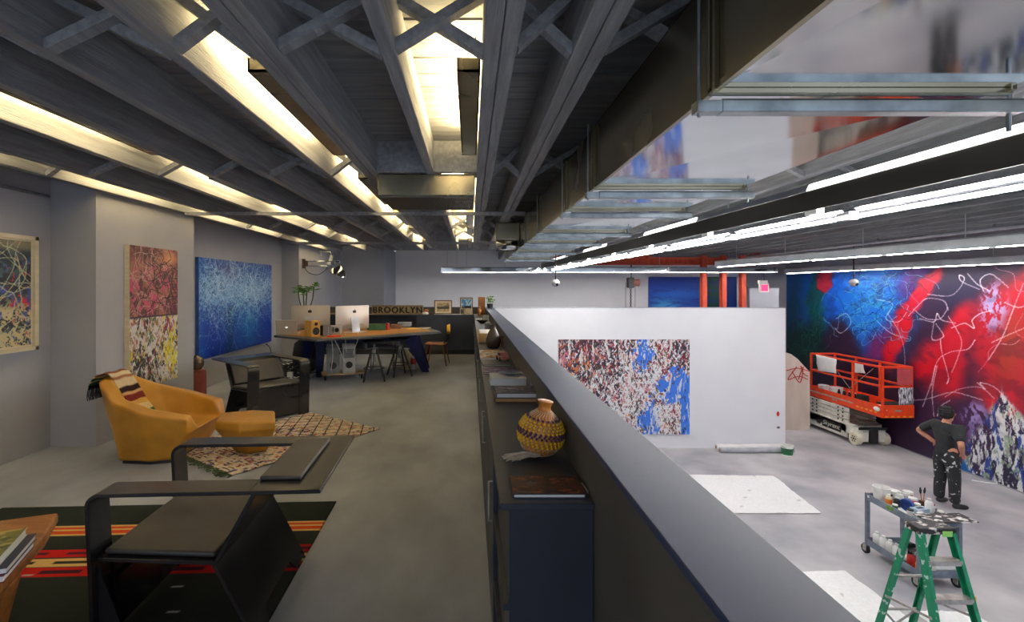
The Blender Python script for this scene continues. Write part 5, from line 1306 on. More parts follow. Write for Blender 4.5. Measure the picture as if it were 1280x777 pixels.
bm = BM(); box(bm, -w, w, -.03, .03, 0, h*.78); box(bm, -w-.02, w-.04, -.04, .04, h*.74, h*1.05); obj('housing', bm, m_white, t, bevel=.006)
bm = BM(); box(bm, -w+.03, w-.03, -.034, -.03, .025, h*.66); obj('lit_face', bm, m_pink, t)
bm = BM(); tube(bm, [(0, 0, h), (0, 0, h+.3)], .008, 6); box(bm, -.06, .06, -.03, .03, h+.27, h+.31); obj('hanger', bm, m_dark, t)
for (px, py0, py1, Y, lb) in ((694.5, 340, 358, 9.5, 'round white camera hanging on a dark stem over the white partition'), (1067, 344, 357.5, 11.0, 'small dome camera hanging in front of the blue part of the mural')):
    a = D(px, py1, Y); tz = D(px, py0, Y).z
    t = thing('security_camera', lb, 'camera', (a.x, Y, a.z))
    r = .075 if px < 700 else .085
    bm = BM(); ball(bm, (0, 0, r*.9), r, (1, 1, 1), 16, 10); obj('dome', bm, m_lgrey, t, smooth=True)
    bm = BM(); lathe(bm, [(r*1.05, r*.9), (r*1.05, r*1.3), (r*.6, r*1.8), (r*.3, r*1.9)], seg=18); obj('housing', bm, m_white, t, smooth=True)
    bm = BM(); ball(bm, (.02, -r*.75, r*.55), r*.42); obj('lens', bm, m_dark, t, smooth=True)
    bm = BM(); tube(bm, [(0, 0, r*1.8), (0, 0, 2.665-a.z)], .012, 8); obj('stem', bm, m_dark, t)

# red paint blot on partition
bm = BM(); g = D(972.5, 517, 11.35); lathe(bm, [(.05, -.002), (.05, .002)], (g.x, 11.349, g.z), 10, Matrix.Rotation(PI/2, 4, 'X') @ Matrix.Diagonal((.7, 1.2, 1, 1))); tag(obj('paint_spot', bm, m_red), 'red paint spot near the right edge of the white partition', 'paint spot')
bm = BM(); g = D(973, 534, 11.35); lathe(bm, [(.04, -.002), (.04, .002)], (g.x, 11.349, g.z), 10, Matrix.Rotation(PI/2, 4, 'X') @ Matrix.Diagonal((1, .7, 1, 1))); tag(obj('paint_spot', bm, m_grey), 'grey paint spot low on the right edge of the white partition', 'paint spot')
# rolls and bucket at the partition foot
for (y, z, lb, mt, r) in ((11.22, .07, 'long white roll lying at the foot of the partition, rear one', m_paper, .07), (11.06, .06, 'long grey roll lying in front of the white roll at the partition', m_lgrey, .06)):
    t = thing('paper_roll', lb, 'roll', (6.55, y, LZ+z), 0, 'rolls lying at the foot of the partition')
    bm = BM(); tube(bm, [(-.84, 0, 0), (.84, 0, 0)], r, 20); obj('roll', bm, mt, t, smooth=True)
    bm = BM(); tube(bm, [(-.85, 0, 0), (.85, 0, 0)], r*.45, 14); obj('core', bm, m_kraft, t)
def bucket(label, loc, r, h, band, lid=True, handle=True, nm_='paint_bucket', group=None, cat='bucket'):
    t = thing(nm_, label, cat, loc, random.uniform(0, 6), group)
    bm = BM(); lathe(bm, [(r*.88, 0), (r, h*.96), (r*1.05, h*.97), (r*1.05, h), (r*.93, h), (r*.82, h*.5), (r*.8, .01)], seg=20); obj('pail', bm, m_white, t, smooth=True)
    if band:
        bm = BM(); lathe(bm, [(r*.885+.003, h*.15), (r*.985+.003, h*.75)], seg=20); obj('label_band', bm, band, t)
    if handle:
        bm = BM(); tube(bm, curve([(-r*1.04, 0, h*.9), (-r*.7, -r*.8, h*.75), (0, -r*1.12, h*.62), (r*.7, -r*.8, h*.75), (r*1.04, 0, h*.9)], 5), .004, 5); obj('handle', bm, m_dark, t)
    return t
bucket('white bucket with a green band at the right end of the partition', (7.12, 10.86, LZ), .12, .24, M('band_green', rgb(30, 96, 60), rgb(46, 116, 76), 8, .5))

# drop cloths
def cloth(label, pts, seed):
    P = [Vector(p) for p in pts]; n = 34; pos = np.zeros((n, n, 3)); V0 = np.linspace(0, 1, n); U, V = np.meshgrid(V0, V0)
    for i in range(n):
        for j in range(n):
            u, v = U[i, j], V[i, j]; p = (P[0]*(1-u)+P[1]*u)*(1-v)+(P[3]*(1-u)+P[2]*u)*v; pos[i, j] = p
    h = vn(U, V, 6, 6, seed); pos[..., 2] += .004+.022*h**2; pos[..., 0] += (vn(U, V, 8, 8, seed+1)-.5)*.05; pos[..., 1] += (vn(U, V, 8, 8, seed+2)-.5)*.04
    img = np.zeros((n, n, 3)); img[:] = .94; img[vn(U, V, 16, 16, seed+3) > .80] = .74
    o = gridmesh('drop_cloth', pos, img, v_cloth, smooth=True); tag(o, label, 'drop cloth', 'white drop cloths on the painting floor')
v_cloth = VC('cloth_surface', .9, .2, .1, 30)
z = LZ+.004
cloth('large white drop cloth on the grey floor in front of the partition', [(4.1, 8.05, z), (5.85, 8.05, z), (6.06, 9.66, z), (4.3, 9.72, z)], 500)
cloth('white drop cloth with black flecks right below the near low wall', [(4.0, 4.6, z), (5.0, 4.9, z), (4.97, 6.42, z), (4.1, 6.38, z)], 510)
cloth('white drop cloth under the green stepladder and cart', [(5.05, 4.2, z), (5.85, 4.3, z), (5.8, 5.6, z), (5.15, 5.62, z)], 520)
bm = BM(); tube(bm, curve([F(1215, 600, LZ+.01), F(1235, 603, LZ+.01), F(1262, 606, LZ+.01), F(1290, 616, LZ+.01)], 6), .012, 6); tag(obj('hose', bm, m_paper), 'thin white cord lying on the floor along the mural at right', 'cord')

# ---------------------------------------------------------------- scissor lift
LX0, LX1 = 9.22, 9.98
t = thing('scissor_lift', 'orange railed scissor lift on a paint stained white base by the mural', 'scissor lift', (9.62, 12.2, LZ))
ox_, oy_ = 9.62, 12.2
def LB(bm, x0, x1, y0, y1, z0, z1): box(bm, x0-ox_, x1-ox_, y0-oy_, y1-oy_, z0, z1)
bm = BM(); LB(bm, LX0, LX0+.05, 11.85, 13.2, .10, .42); LB(bm, LX1-.05, LX1, 11.85, 13.2, .10, .42); LB(bm, LX0, LX1, 11.72, 13.45, .22, .45); LB(bm, LX0+.05, LX1-.05, 11.55, 11.72, .20, .40); LB(bm, LX0+.12, LX1-.5, 11.5, 11.56, .1, .34); LB(bm, LX0+.5, LX1-.1, 11.5, 11.56, .1, .34); obj('chassis', bm, m_liftw, t, bevel=.01)
bm = BM(); LB(bm, LX0+.3, LX1-.28, 11.48, 11.6, .08, .42); LB(bm, LX0+.04, LX1-.04, 11.50, 11.54, .38, .44); obj('front_gear', bm, m_dark, t, bevel=.01)
bm = BM(); LB(bm, LX0+.2, LX0+.55, 11.58, 11.8, .46, .56); LB(bm, LX0+.1, LX1-.1, 11.62, 11.9, .455, .50); obj('hydraulics', bm, M('lift_machinery', rgb(52, 70, 60), rgb(120, 90, 84), 12, .5), t, bevel=.02)
for (x, y) in ((LX0+.05, 11.62), (LX1-.05, 11.62), (LX0+.05, 13.30), (LX1-.05, 13.30)):
    bm = BM(); lathe(bm, [(.03, -.06), (.10, -.062), (.145, -.06), (.15, -.03), (.15, .03), (.145, .06), (.10, .062), (.03, .06)], (x-ox_, y-oy_, .15), 24, Matrix.Rotation(PI/2, 4, 'Y'))
    wl = obj('wheel', bm, M('wheel_cream', rgb(216, 206, 180), rgb(226, 218, 194), 8, .6) if 'wheel_cream' not in bpy.data.materials else bpy.data.materials['wheel_cream'], t, smooth=True)
    sgn = -1 if x < 9.6 else 1
    bm = BM()
    for k in range(6):
        a = 2*PI*k/6; lathe(bm, [(.018, 0), (.018, .006)], (x-ox_+sgn*.064, y-oy_+.06*math.cos(a), .15+.06*math.sin(a)), 8, Matrix.Rotation(PI/2, 4, 'Y'))
    lathe(bm, [(.025, 0), (.025, .012)], (x-ox_+sgn*.064, y-oy_, .15), 10, Matrix.Rotation(PI/2, 4, 'Y')); obj('wheel_hub', bm, m_dark, wl)
for k in range(4):          # folded scissor stack
    z = .46+.095*k
    for x in (LX0+.03, LX1-.08):
        bm = BM(); bar(bm, (x+.025-ox_, 11.85-oy_, z+.012+(.015 if k % 2 else 0)), (x+.025-ox_, 13.25-oy_, z+.045-(.015 if k % 2 else 0)), .05, .08); obj('scissor_arm', bm, m_liftw, t, bevel=.004)
    bm = BM()
    for y in (12.0, 12.15, 12.9, 13.05): lathe(bm, [(.022, 0), (.022, .012)], (LX0+.02-ox_, y-oy_, z+.03), 10, Matrix.Rotation(PI/2, 4, 'Y'))
    obj('pin', bm, m_dark, t)
PX0, PX1, PY0_, PY1_ = 9.31, 10.02, 10.92, 13.25
dz, tb, rl = .85, 1.10, 1.97
bm = BM(); LB(bm, PX0, PX1, PY0_, PY1_, dz, dz+.05); obj('platform_deck', bm, m_orange, t)
bm = BM(); LB(bm, PX0-.012, PX0, PY0_, PY1_, dz-.02, tb); LB(bm, PX1-.012, PX1, PY0_, PY1_, dz-.02, tb); LB(bm, PX0, PX1, PY0_-.012, PY0_, dz-.02, tb+.02); LB(bm, PX0, PX1, PY1_, PY1_+.012, dz-.02, tb); obj('toe_board', bm, m_orange, t)
bm = BM(); LB(bm, PX0-.022, PX0-.012, 11.75, PY1_, .955, .985); obj('slide_rail', bm, m_alu, t)
m_hz = M('hazard_yellow', rgb(236, 176, 30), rgb(244, 190, 60), 8, .5)
bm = BM()
for k in range(5):
    y = 11.05+.13*k; LB(bm, PX0-.016, PX0-.012, y, y+.07, .905, .935)
for k in range(5):
    x = PX0+.05+.135*k; LB(bm, x, x+.07, PY0_-.016, PY0_-.012, dz-.005, dz+.02)
obj('hazard_marks', bm, m_hz, t)
bm = BM(); LB(bm, PX0+.27, PX0+.42, PY0_-.017, PY0_-.012, .97, 1.01); LB(bm, PX0-.017, PX0-.012, 12.25, 12.42, .90, .93); obj('maker_plate', bm, m_alu, t)
def rail(bm, p, q, w=.042): bar(bm, (p[0]-ox_, p[1]-oy_, p[2]), (q[0]-ox_, q[1]-oy_, q[2]), w, w)
for x in (PX0+.02, PX1-.035):
    for y in (PY0_+.02, 11.78, 12.5 if x > 9.6 else None, PY1_-.02):
        if y is None: continue
        bm = BM(); rail(bm, (x, y, tb-.2), (x, y, rl)); obj('rail_post', bm, m_orange, t)
    for z in (rl, 1.53):
        bm = BM(); rail(bm, (x, PY0_+.0, z), (x, PY1_, z)); obj('guard_rail', bm, m_orange, t)
for y in (PY0_+.02, PY1_-.02):
    for z in (rl, 1.53):
        bm = BM(); rail(bm, (PX0+.02, y, z), (PX1-.035, y, z)); obj('guard_rail', bm, m_orange, t)
bm = BM(); tube(bm, [(PX0+.03-ox_, 11.2-oy_, 1.9), (PX0+.03-ox_, 11.9-oy_, 1.3)], .008, 6); tube(bm, [(PX0+.03-ox_, 12.6-oy_, 1.9), (PX0+.03-ox_, 11.9-oy_, 1.3)], .008, 6); obj('gate_chain', bm, m_alu, t)
# stencil on the base
bm = BM(); bl_ = [(11.98, .14), (12.62, .14), (12.62, .37), (11.98, .37)]
def side_prism(bm, pts, x0, x1): prism(bm, [(y-oy_, z) for y, z in pts], x0-ox_, x1-ox_, 'x')
side_prism(bm, [(12.02, .17), (12.66, .17), (12.66, .36), (12.02, .36)], LX0-.004, LX0-.001); dec = obj('stencil_box', bm, m_text, t)
lt = text_obj('stencil_lettering', 'Skyrent', .2, m_liftw, Matrix.Identity(4), dec, ext=.002, shear=.25)
co = [v.co for v in lt.data.vertices]; xs = [c.x for c in co]; ysx = [c.y for c in co]
S_ = Matrix.Diagonal((.58/(max(xs)-min(xs)), .15/(max(ysx)-min(ysx)), 1, 1)) @ Matrix.Translation((-(max(xs)+min(xs))/2, -(max(ysx)+min(ysx))/2, 0))
lt.data.transform(Matrix.Translation((LX0-.006-ox_, 12.34-oy_, .265)) @ Matrix.Rotation(-PI/2, 4, 'Z') @ Matrix.Rotation(PI/2, 4, 'X') @ S_)
bm = BM(); lathe(bm, [(.10, -.003), (.10, .0), (.085, .0), (.085, -.003)], (LX0-.002-ox_, 12.80-oy_, .27), 20, Matrix.Rotation(-PI/2, 4, 'Y')); side_prism(bm, [(12.86, .20), (12.74, .20), (12.80, .35)], LX0-.004, LX0-.001); obj('stencil_emblem', bm, m_text, t)
# cloths and tubs on the lift
def hang(label, pts, mt, nm_='hanging_cloth', cat='cloth'):
    bm = BM(); A = [bm.verts.new(p) for p in pts]; bm.faces.new(A); bmesh.ops.subdivide_edges(bm, edges=bm.edges[:], cuts=6, use_grid_fill=True)
    for v in bm.verts: v.co.x += .012*math.sin(v.co.y*22)+.006*math.sin(v.co.z*17); v.co.y += .01*math.sin(v.co.z*20)
    o = obj(nm_, bm, mt, smooth=True); m = o.modifiers.new('s', 'SOLIDIFY'); m.thickness = .006; tag(o, label, cat); return o
zz = lambda z: LZ+z
hang('white cloth hanging over the left end of the orange lift rail', [(9.30, 12.28, zz(1.96)), (9.30, 13.0, zz(1.98)), (9.28, 12.92, zz(1.56)), (9.28, 12.25, zz(1.60))], m_paper)
hang('small white rag on the middle of the lift rail', [(9.93, 12.2, zz(1.84)), (9.93, 12.55, zz(1.84)), (9.93, 12.5, zz(1.58)), (9.93, 12.15, zz(1.62))], m_paper)
o = hang('white and grey streaked cloth hanging at the right front of the lift', [(9.66, 10.9, zz(1.52)), (9.98, 10.9, zz(1.52)), (9.98, 10.9, zz(1.14)), (9.64, 10.9, zz(1.12))], M('streaked_cloth', rgb(60, 60, 74), rgb(222, 222, 230), 9, .8, stretch=(6, 1, 1), lo=.45, hi=.55))
bm = BM(); box(bm, 9.63, 9.96, 10.89, 10.905, zz(1.58), zz(1.95)); tag(obj('red_card', bm, M('dusty_pink_card', rgb(176, 72, 78), rgb(186, 84, 90), 5, .7)), 'dusty pink square card tied inside the front rail of the lift', 'card')
bucket('white tub lying at the left end inside the lift platform', (9.5, 13.0, zz(.90)), .12, .26, None, nm_='paint_tub', handle=False, group='tubs on the lift platform', cat='tub')
bucket('large white tub in the middle left of the lift platform', (9.52, 12.58, zz(.90)), .15, .28, None, nm_='paint_tub', handle=False, group='tubs on the lift platform', cat='tub')
for k in range(7):
    y = 12.35-.085*k; t2 = thing('spray_can', 'dark spray can standing among others on the lift platform', 'can', (9.42+.07*(k % 2), y, zz(.90)), 0, 'spray cans on the lift platform')
    bm = BM(); lathe(bm, [(.033, 0), (.034, .02), (.034, .21), (.022, .24)], seg=12); obj('can', bm, [m_dark, m_apple, m_dark][k % 3], t2, smooth=True)
    bm = BM(); lathe(bm, [(.02, .24), (.02, .275), (.01, .28)], seg=10); obj('cap', bm, m_white if k % 2 else m_dark, t2)
bm = BM(); box(bm, 9.36, 9.5, 11.5, 11.72, zz(.9), zz(1.2)); tag(obj('tool_box', bm, m_dark, bevel=.01), 'black tool box on the lift platform beside the middle post', 'tool box')
bm = BM(); ball(bm, (9.40, 11.06, zz(1.0)), .13, (1, 1.2, .7), 14, 8); tag(obj('rag', bm, m_paper, smooth=True), 'crumpled white rag near the front corner of the lift platform', 'rag')
bm = BM(); box(bm, 9.4, 9.9, 10.95, 11.2, zz(1.10), zz(1.14)); tag(obj('paint_tray', bm, m_dark, bevel=.008), 'dark paint tray across the front of the lift platform', 'tray')

# ---------------------------------------------------------------- utility cart
X0, X1, Y0, Y1 = 5.60, 6.14, 6.03, 6.86
t = thing('utility_cart', 'blue grey two shelf steel cart loaded with paint supplies', 'cart', (5.87, 6.445, LZ))
def CB(bm, x0, x1, y0, y1, z0, z1): box(bm, x0-5.87, x1-5.87, y0-6.445, y1-6.445, z0, z1)
for nm_, z in (('top_tray', .80), ('bottom_tray', .17)):
    bm = BM(); CB(bm, X0, X1, Y0, Y1, z, z+.012)
    for a in ((X0, X0+.012, Y0, Y1), (X1-.012, X1, Y0, Y1), (X0, X1, Y0, Y0+.012), (X0, X1, Y1-.012, Y1)): CB(bm, a[0], a[1], a[2], a[3], z-.03, z+.06)
    obj(nm_, bm, m_cart, t, bevel=.003, seg=1)
for x in (X0+.0, X1-.04):
    for y in (Y0+.0, Y1-.04):
        bm = BM(); CB(bm, x-.001, x+.041, y-.001, y+.005, .12, .865); CB(bm, x-.001, x+.005, y, y+.041, .12, .865); obj('leg', bm, m_cart, t)
        bm = BM(); cx, cy = x+.02-5.87, y+.02-6.445; lathe(bm, [(.03, -.015), (.062, -.017), (.065, 0), (.062, .017), (.03, .015)], (cx, cy+.03, .065), 18, Matrix.Rotation(PI/2, 4, 'Y')); cw_ = obj('wheel', bm, m_dark, t, smooth=True)
        bm = BM(); box(bm, cx-.03, cx-.022, cy-.01, cy+.05, .05, .14); box(bm, cx+.022, cx+.03, cy-.01, cy+.05, .05, .14); box(bm, cx-.03, cx+.03, cy-.01, cy+.05, .132, .14); lathe(bm, [(.03, -.019), (.03, .019)], (cx, cy+.03, .065), 12, Matrix.Rotation(PI/2, 4, 'Y')); obj('fork', bm, m_alu, cw_)
bm = BM()
for (y, z, r) in ((6.80, .83, .018),): lathe(bm, [(r, 0), (r, .003)], (X0-5.87-.003, y-6.445, z), 14, Matrix.Rotation(PI/2, 4, 'Y'))
obj('round_sticker', bm, m_white, t)
bm = BM(); CB(bm, X0-.002, X0, 6.4, 6.5, .80, .85); obj('green_smear', bm, m_leaf, t)
TT, BTz = LZ+.813, LZ+.183
bucket('large white bucket on the far left corner of the cart top', (5.72, 6.72, TT), .10, .19, None, handle=False, nm_='paint_bucket')
def bottle(label, loc, r, h, body, cap, band=None, nm_='paint_bottle', group='paint bottles and jars on the cart', tilt=None, cat='bottle'):
    t = thing(nm_, label, cat, loc, random.uniform(0, 6), group)
    if tilt: t.rotation_euler = tilt
    bm = BM(); lathe(bm, [(r*.92, 0), (r, r*.1), (r, h*.68), (r*.85, h*.78), (r*.42, h*.86), (r*.42, h*.9)], seg=16); obj('body', bm, body, t, smooth=True)
    bm = BM(); lathe(bm, [(r*.48, h*.88), (r*.48, h), (r*.4, h*1.005)], seg=12); obj('cap', bm, cap, t)
    if band:
        bm = BM(); lathe(bm, [(r+.0015, h*.2), (r+.0015, h*.6)], seg=16); obj('label_band', bm, band, t)
def jar(label, loc, r, h, body, lid, **k):
    t = thing('paint_jar', label, 'jar', loc, 0, 'paint bottles and jars on the cart')
    bm = BM(); lathe(bm, [(r*.95, 0), (r, .005), (r, h*.8), (r*.9, h*.84)], seg=18); obj('body', bm, body, t, smooth=True)
    bm = BM(); lathe(bm, [(r*.97, h*.82), (r*.97, h), (r*.9, h*1.01)], seg=18); obj('lid', bm, lid, t)
bottle('bottle with an orange and red label in front of the large white cart bucket', (5.68, 6.56, TT), .035, .15, m_cream, m_white, m_orangep)
bottle('dark brown bottle beside the orange labelled bottle on the cart', (5.74, 6.50, TT), .035, .14, m_dark, m_white)
jar('wide white tub near the far edge of the cart top', (5.90, 6.74, TT), .075, .13, m_white, m_white)
jar('white tub smeared with brown at the far right of the cart top', (6.03, 6.66, TT), .06, .15, M('smeared_tub', rgb(120, 60, 44), rgb(228, 222, 214), 10, .5, lo=.36, hi=.44), m_white)
bottle('white squeeze bottle behind the blue roll on the cart top', (5.86, 6.60, TT), .045, .17, m_white, m_white)
t = thing('blue_tape', 'round blue tape roll standing on the cart top', 'tape', (5.80, 6.42, TT+.075), .4)
bm = BM(); P = [(.05, -.025), (.075, -.025), (.075, .025), (.05, .025), (.05, -.025)]; lathe(bm, P, (0, 0, 0), 24, Matrix.Rotation(PI/2, 4, 'Y')); obj('roll', bm, m_blue, t, smooth=True)
jar('white jar with a pink label in the middle of the cart top', (5.95, 6.50, TT), .05, .13, M('pink_label', rgb(216, 84, 116), rgb(226, 100, 130), 6, .5), m_white)
t = thing('glove_box', 'pale blue tissue box with dark marks on the cart top', 'box', (5.88, 6.32, TT), .15)
bm = BM(); box(bm, -.10, .10, -.05, .05, 0, .075); obj('carton', bm, M('pale_blue_card', rgb(150, 178, 200), rgb(172, 196, 214), 6, .6), t, bevel=.003)
bm = BM(); box(bm, -.05, .05, -.02, .02, .074, .077); obj('opening', bm, m_dark, t)
jar('brown stained jar with brushes at the right of the cart top', (6.05, 6.46, TT), .04, .10, m_ceram, m_ceram)
for k in range(4):
    t2 = thing('paint_brush', 'paint brush standing in the brown stained jar on the cart', 'brush', (6.05+.01*k-.015, 6.46+.012*(k % 2), TT+.09), 0, 'brushes in the cart jar')
    d = Vector((.12*(k-1.5), .1*((k % 2)-.5), 1)).normalized()
    bm = BM(); tube(bm, [d*.0, d*.12], .006, 6); obj('handle', bm, m_woodc, t2)
    bm = BM(); tube(bm, [d*.12, d*.15, d*.19], [.009, .013, .006], 8); obj('bristles', bm, m_dark, t2)
bottle('white spray bottle with a pointed top at the right of the cart', (6.00, 6.32, TT), .045, .20, m_white, m_white)
for k, (x, y, mt, lb) in enumerate(((5.72, 6.28, m_dark, 'dark lidded cup at the near left of the cart top'), (5.80, 6.22, m_lgrey, 'grey lidded cup at the near middle of the cart top'), (6.07, 6.24, m_white, 'white cup at the near right of the cart top'), (5.98, 6.18, m_dark, 'black rimmed cup at the near right of the cart top'), (6.08, 6.12, m_red, 'red lidded cup on the nearest right corner of the cart top'))):
    jar(lb, (x, y, TT), .035, .075, m_white, mt)
bm = BM(); prism(bm, [(5.62, 6.30), (5.72, 6.32), (5.78, 6.52), (5.63, 6.56)], TT, TT+.012); tag(obj('paper_towel', bm, m_paper), 'flat white paper towel on the left edge of the cart top', 'paper')
for k, (x, y, r, h, mt, ld, lb) in enumerate(((5.79, 6.68, .04, .10, m_white, m_dark, 'black lidded white cup right behind the orange labelled bottle'), (5.97, 6.62, .04, .14, m_lgrey, m_white, 'pale grey jar between the smeared tub and the pink labelled jar'), (5.92, 6.40, .035, .10, m_kraft, m_white, 'tan jar behind the pale blue tissue box'), (6.08, 6.37, .035, .11, m_white, m_red, 'red lidded white jar beside the pointed spray bottle'), (5.74, 6.16, .04, .08, m_white, m_white, 'white cup at the near left corner of the cart top'), (5.88, 6.14, .04, .07, m_kraft, m_dark, 'tan cup with dark rim at the near middle of the cart top'), (5.66, 6.44, .03, .07, m_greenp, m_white, 'small green jar on the left edge of the cart top'))):
    jar(lb, (x, y, TT), r, h, mt, ld)
# overhanging dirty board on the cart
t = thing('palette_board', 'paint crusted dark board lying over the near end of the cart', 'palette', (5.93, 6.03, LZ+.885), .03)
bm = BM(); box(bm, -.30, .30, -.12, .12, 0, .014); obj('board', bm, m_capsplat, t, bevel=.002)
bm = BM()
for k in range(9): ball(bm, (random.uniform(-.25, .25), random.uniform(-.09, .09), .016), random.uniform(.015, .03), (1.3, 1, .35), 8, 5)
obj('paint_blobs', bm, m_white, t)
# lower shelf
for k in range(4):
    y = 6.76-.105*k
    bottle('%s white plastic jug from the far end of the cart lower shelf' % ['first', 'second', 'third', 'fourth'][k], (5.69, y, BTz), .048, .17+.0*k, m_white, m_white, nm_='plastic_jug', group='white jugs on the cart lower shelf', cat='jug')
jar('brown and white smeared tub beside the jugs on the lower cart shelf', (5.80, 6.50, BTz), .06, .13, bpy.data.materials['smeared_tub'], m_dark)
bottle('white squeeze bottle lying between red jar and jugs on the lower cart shelf', (5.70, 6.35, BTz+.042), .04, .17, m_white, m_white, tilt=(PI/2, 0, .7))
jar('red jar on the lower cart shelf', (5.70, 6.24, BTz), .05, .12, m_red, m_red)
jar('orange and yellow jar at the near end of the lower cart shelf', (5.68, 6.11, BTz), .04, .10, m_orangep, m_yellow)
bottle('blue bottle hanging at the near left leg of the cart', (5.66, 6.10, BTz+.30), .03, .18, m_blue, m_red)
t = thing('carton', 'long white carton on the near edge of the lower cart shelf', 'box', (5.97, 6.12, BTz))
bm = BM(); box(bm, -.13, .13, -.06, .06, 0, .09); obj('box', bm, m_white, t, bevel=.003)
bm = BM(); box(bm, -.13, .13, -.062, -.06, .02, .05); obj('printed_band', bm, m_lgrey, t)
t = thing('roller_tray', 'dark crusted roller tray on the lower cart shelf', 'tray', (5.98, 6.45, BTz))
bm = BM(); box(bm, -.12, .12, -.2, .2, 0, .02); box(bm, -.12, -.11, -.2, .2, .02, .07); box(bm, .11, .12, -.2, .2, .02, .07); box(bm, -.12, .12, -.2, -.19, .02, .07); box(bm, -.12, .12, .19, .2, .02, .07); obj('tray', bm, m_capsplat, t)

# ---------------------------------------------------------------- stepladder
lx, lyf, lyr = 4.37, 4.50, 4.72
LH = 1.50
t = thing('stepladder', 'green fibreglass stepladder covered in paint splatters', 'ladder', (lx, 4.6, LZ))
def rp(side, rear, z):     # centre of a rail at height z
    k = 1-z/LH
    x = side*(.155+.09*k) if not rear else side*(.15+.045*k)
    y = (-.05-.40*k) if not rear else (.05+.40*k)
    return Vector((x, y, z))
for s in (-1, 1):
    for rear in (0, 1):
        bm = BM(); a, b = rp(s, rear, 0), rp(s, rear, LH-.03)
        w, h = (.028, .075) if not rear else (.026, .055)
        # channel section: web plus two flanges
        bar(bm, a, b, .006, h, (0, 1, 0))
        off = Vector((-s*.014, 0, 0))
        for q in (-1, 1):
            o_ = off+Vector((0, q*(h/2-.003), 0)); bar(bm, a+o_, b+o_, .03, .006, (0, 1, 0))
        obj('rail', bm, m_greensplat if (s < 0 and not rear) or (s < 0 and rear) else m_green, t)
        bm = BM(); box(bm, a.x-.03, a.x+.03, a.y-.045, a.y+.045, 0, .03); obj('foot', bm, m_dark, t)
for k in range(4):
    z = .35+.30*k
    a, b = rp(-1, 0, z), rp(1, 0, z)
    bm = BM(); box(bm, a.x+.012, b.x-.012, a.y-.045, a.y+.045, z-.004, z); box(bm, a.x+.012, b.x-.012, a.y-.045, a.y-.041, z-.045, z); box(bm, a.x+.012, b.x-.012, a.y+.041, a.y+.045, z-.03, z); obj('step', bm, m_alu, t, bevel=.002, seg=1)
bm = BM(); box(bm, -.175, .175, -.085, .085, LH-.045, LH+.015); obj('top_cap', bm, m_capsplat, t, bevel=.01)
bm = BM(); box(bm, .04, .13, -.092, -.085, LH-.06, LH-.01); obj('lime_smear', bm, M('lime_paint', rgb(140, 206, 90), rgb(160, 220, 120), 9, .5), t)
for z, w in ((.5, 0), (.9, 1)):
    bm = BM(); a, b = rp(-1, 1, z), rp(1, 1, z); bar(bm, a, b, .02, .02); obj('rear_brace', bm, m_alu, t)
bm = BM(); bar(bm, rp(-1, 1, .5), rp(1, 1, .12), .006, .02); bar(bm, rp(1, 1, .5), rp(-1, 1, .12), .006, .02); obj('diagonal_brace', bm, m_alu, t)
for s in (-1, 1):
    bm = BM(); bar(bm, rp(s, 0, .78)+Vector((s*.01, 0, 0)), rp(s, 1, .66)+Vector((s*.01, 0, 0)), .006, .022); obj('spreader', bm, m_alu, t)
bm = BM(); b = rp(1, 0, .92); box(bm, b.x+.004, b.x+.012, b.y-.03, b.y+.02, .90, .97); obj('yellow_label', bm, m_yellow, t)

# ---------------------------------------------------------------- person at the mural
def skin(name, verts, edges, radii, mat, parent, root=0, sub=2):
    me = bpy.data.meshes.new(name); me.from_pydata(verts, edges, []); o = bpy.data.objects.new(name, me); COL.objects.link(o)
    if parent: o.parent = parent
    m = o.modifiers.new('skin', 'SKIN'); m.use_smooth_shade = True
    for i, r in enumerate(radii):
        r = r if isinstance(r, tuple) else (r, r)
        me.skin_vertices[0].data[i].radius = r
        me.skin_vertices[0].data[i].use_root = (i == root)
    s = o.modifiers.new('sub', 'SUBSURF'); s.levels = sub; s.render_levels = sub
    me.materials.append(mat)
    # bake the surface so the figure is one continuous mesh
    dg = bpy.context.evaluated_depsgraph_get(); dg.update()
    nm_ = bpy.data.meshes.new_from_object(o.evaluated_get(dg)); o.modifiers.clear(); o.data = nm_
    for p in nm_.polygons: p.use_smooth = True
    return o
class Sk:
    def __init__(s): s.v = []; s.e = []; s.r = []
    def add(s, p, r, par=None):
        s.v.append(tuple(p)); s.r.append(r); i = len(s.v)-1
        if par is not None: s.e.append((par, i))
        return i
per = thing('person', 'person in charcoal tee and paint spattered trousers with hands on hips facing the mural', 'person', (8.27, 8.40, LZ), .12)
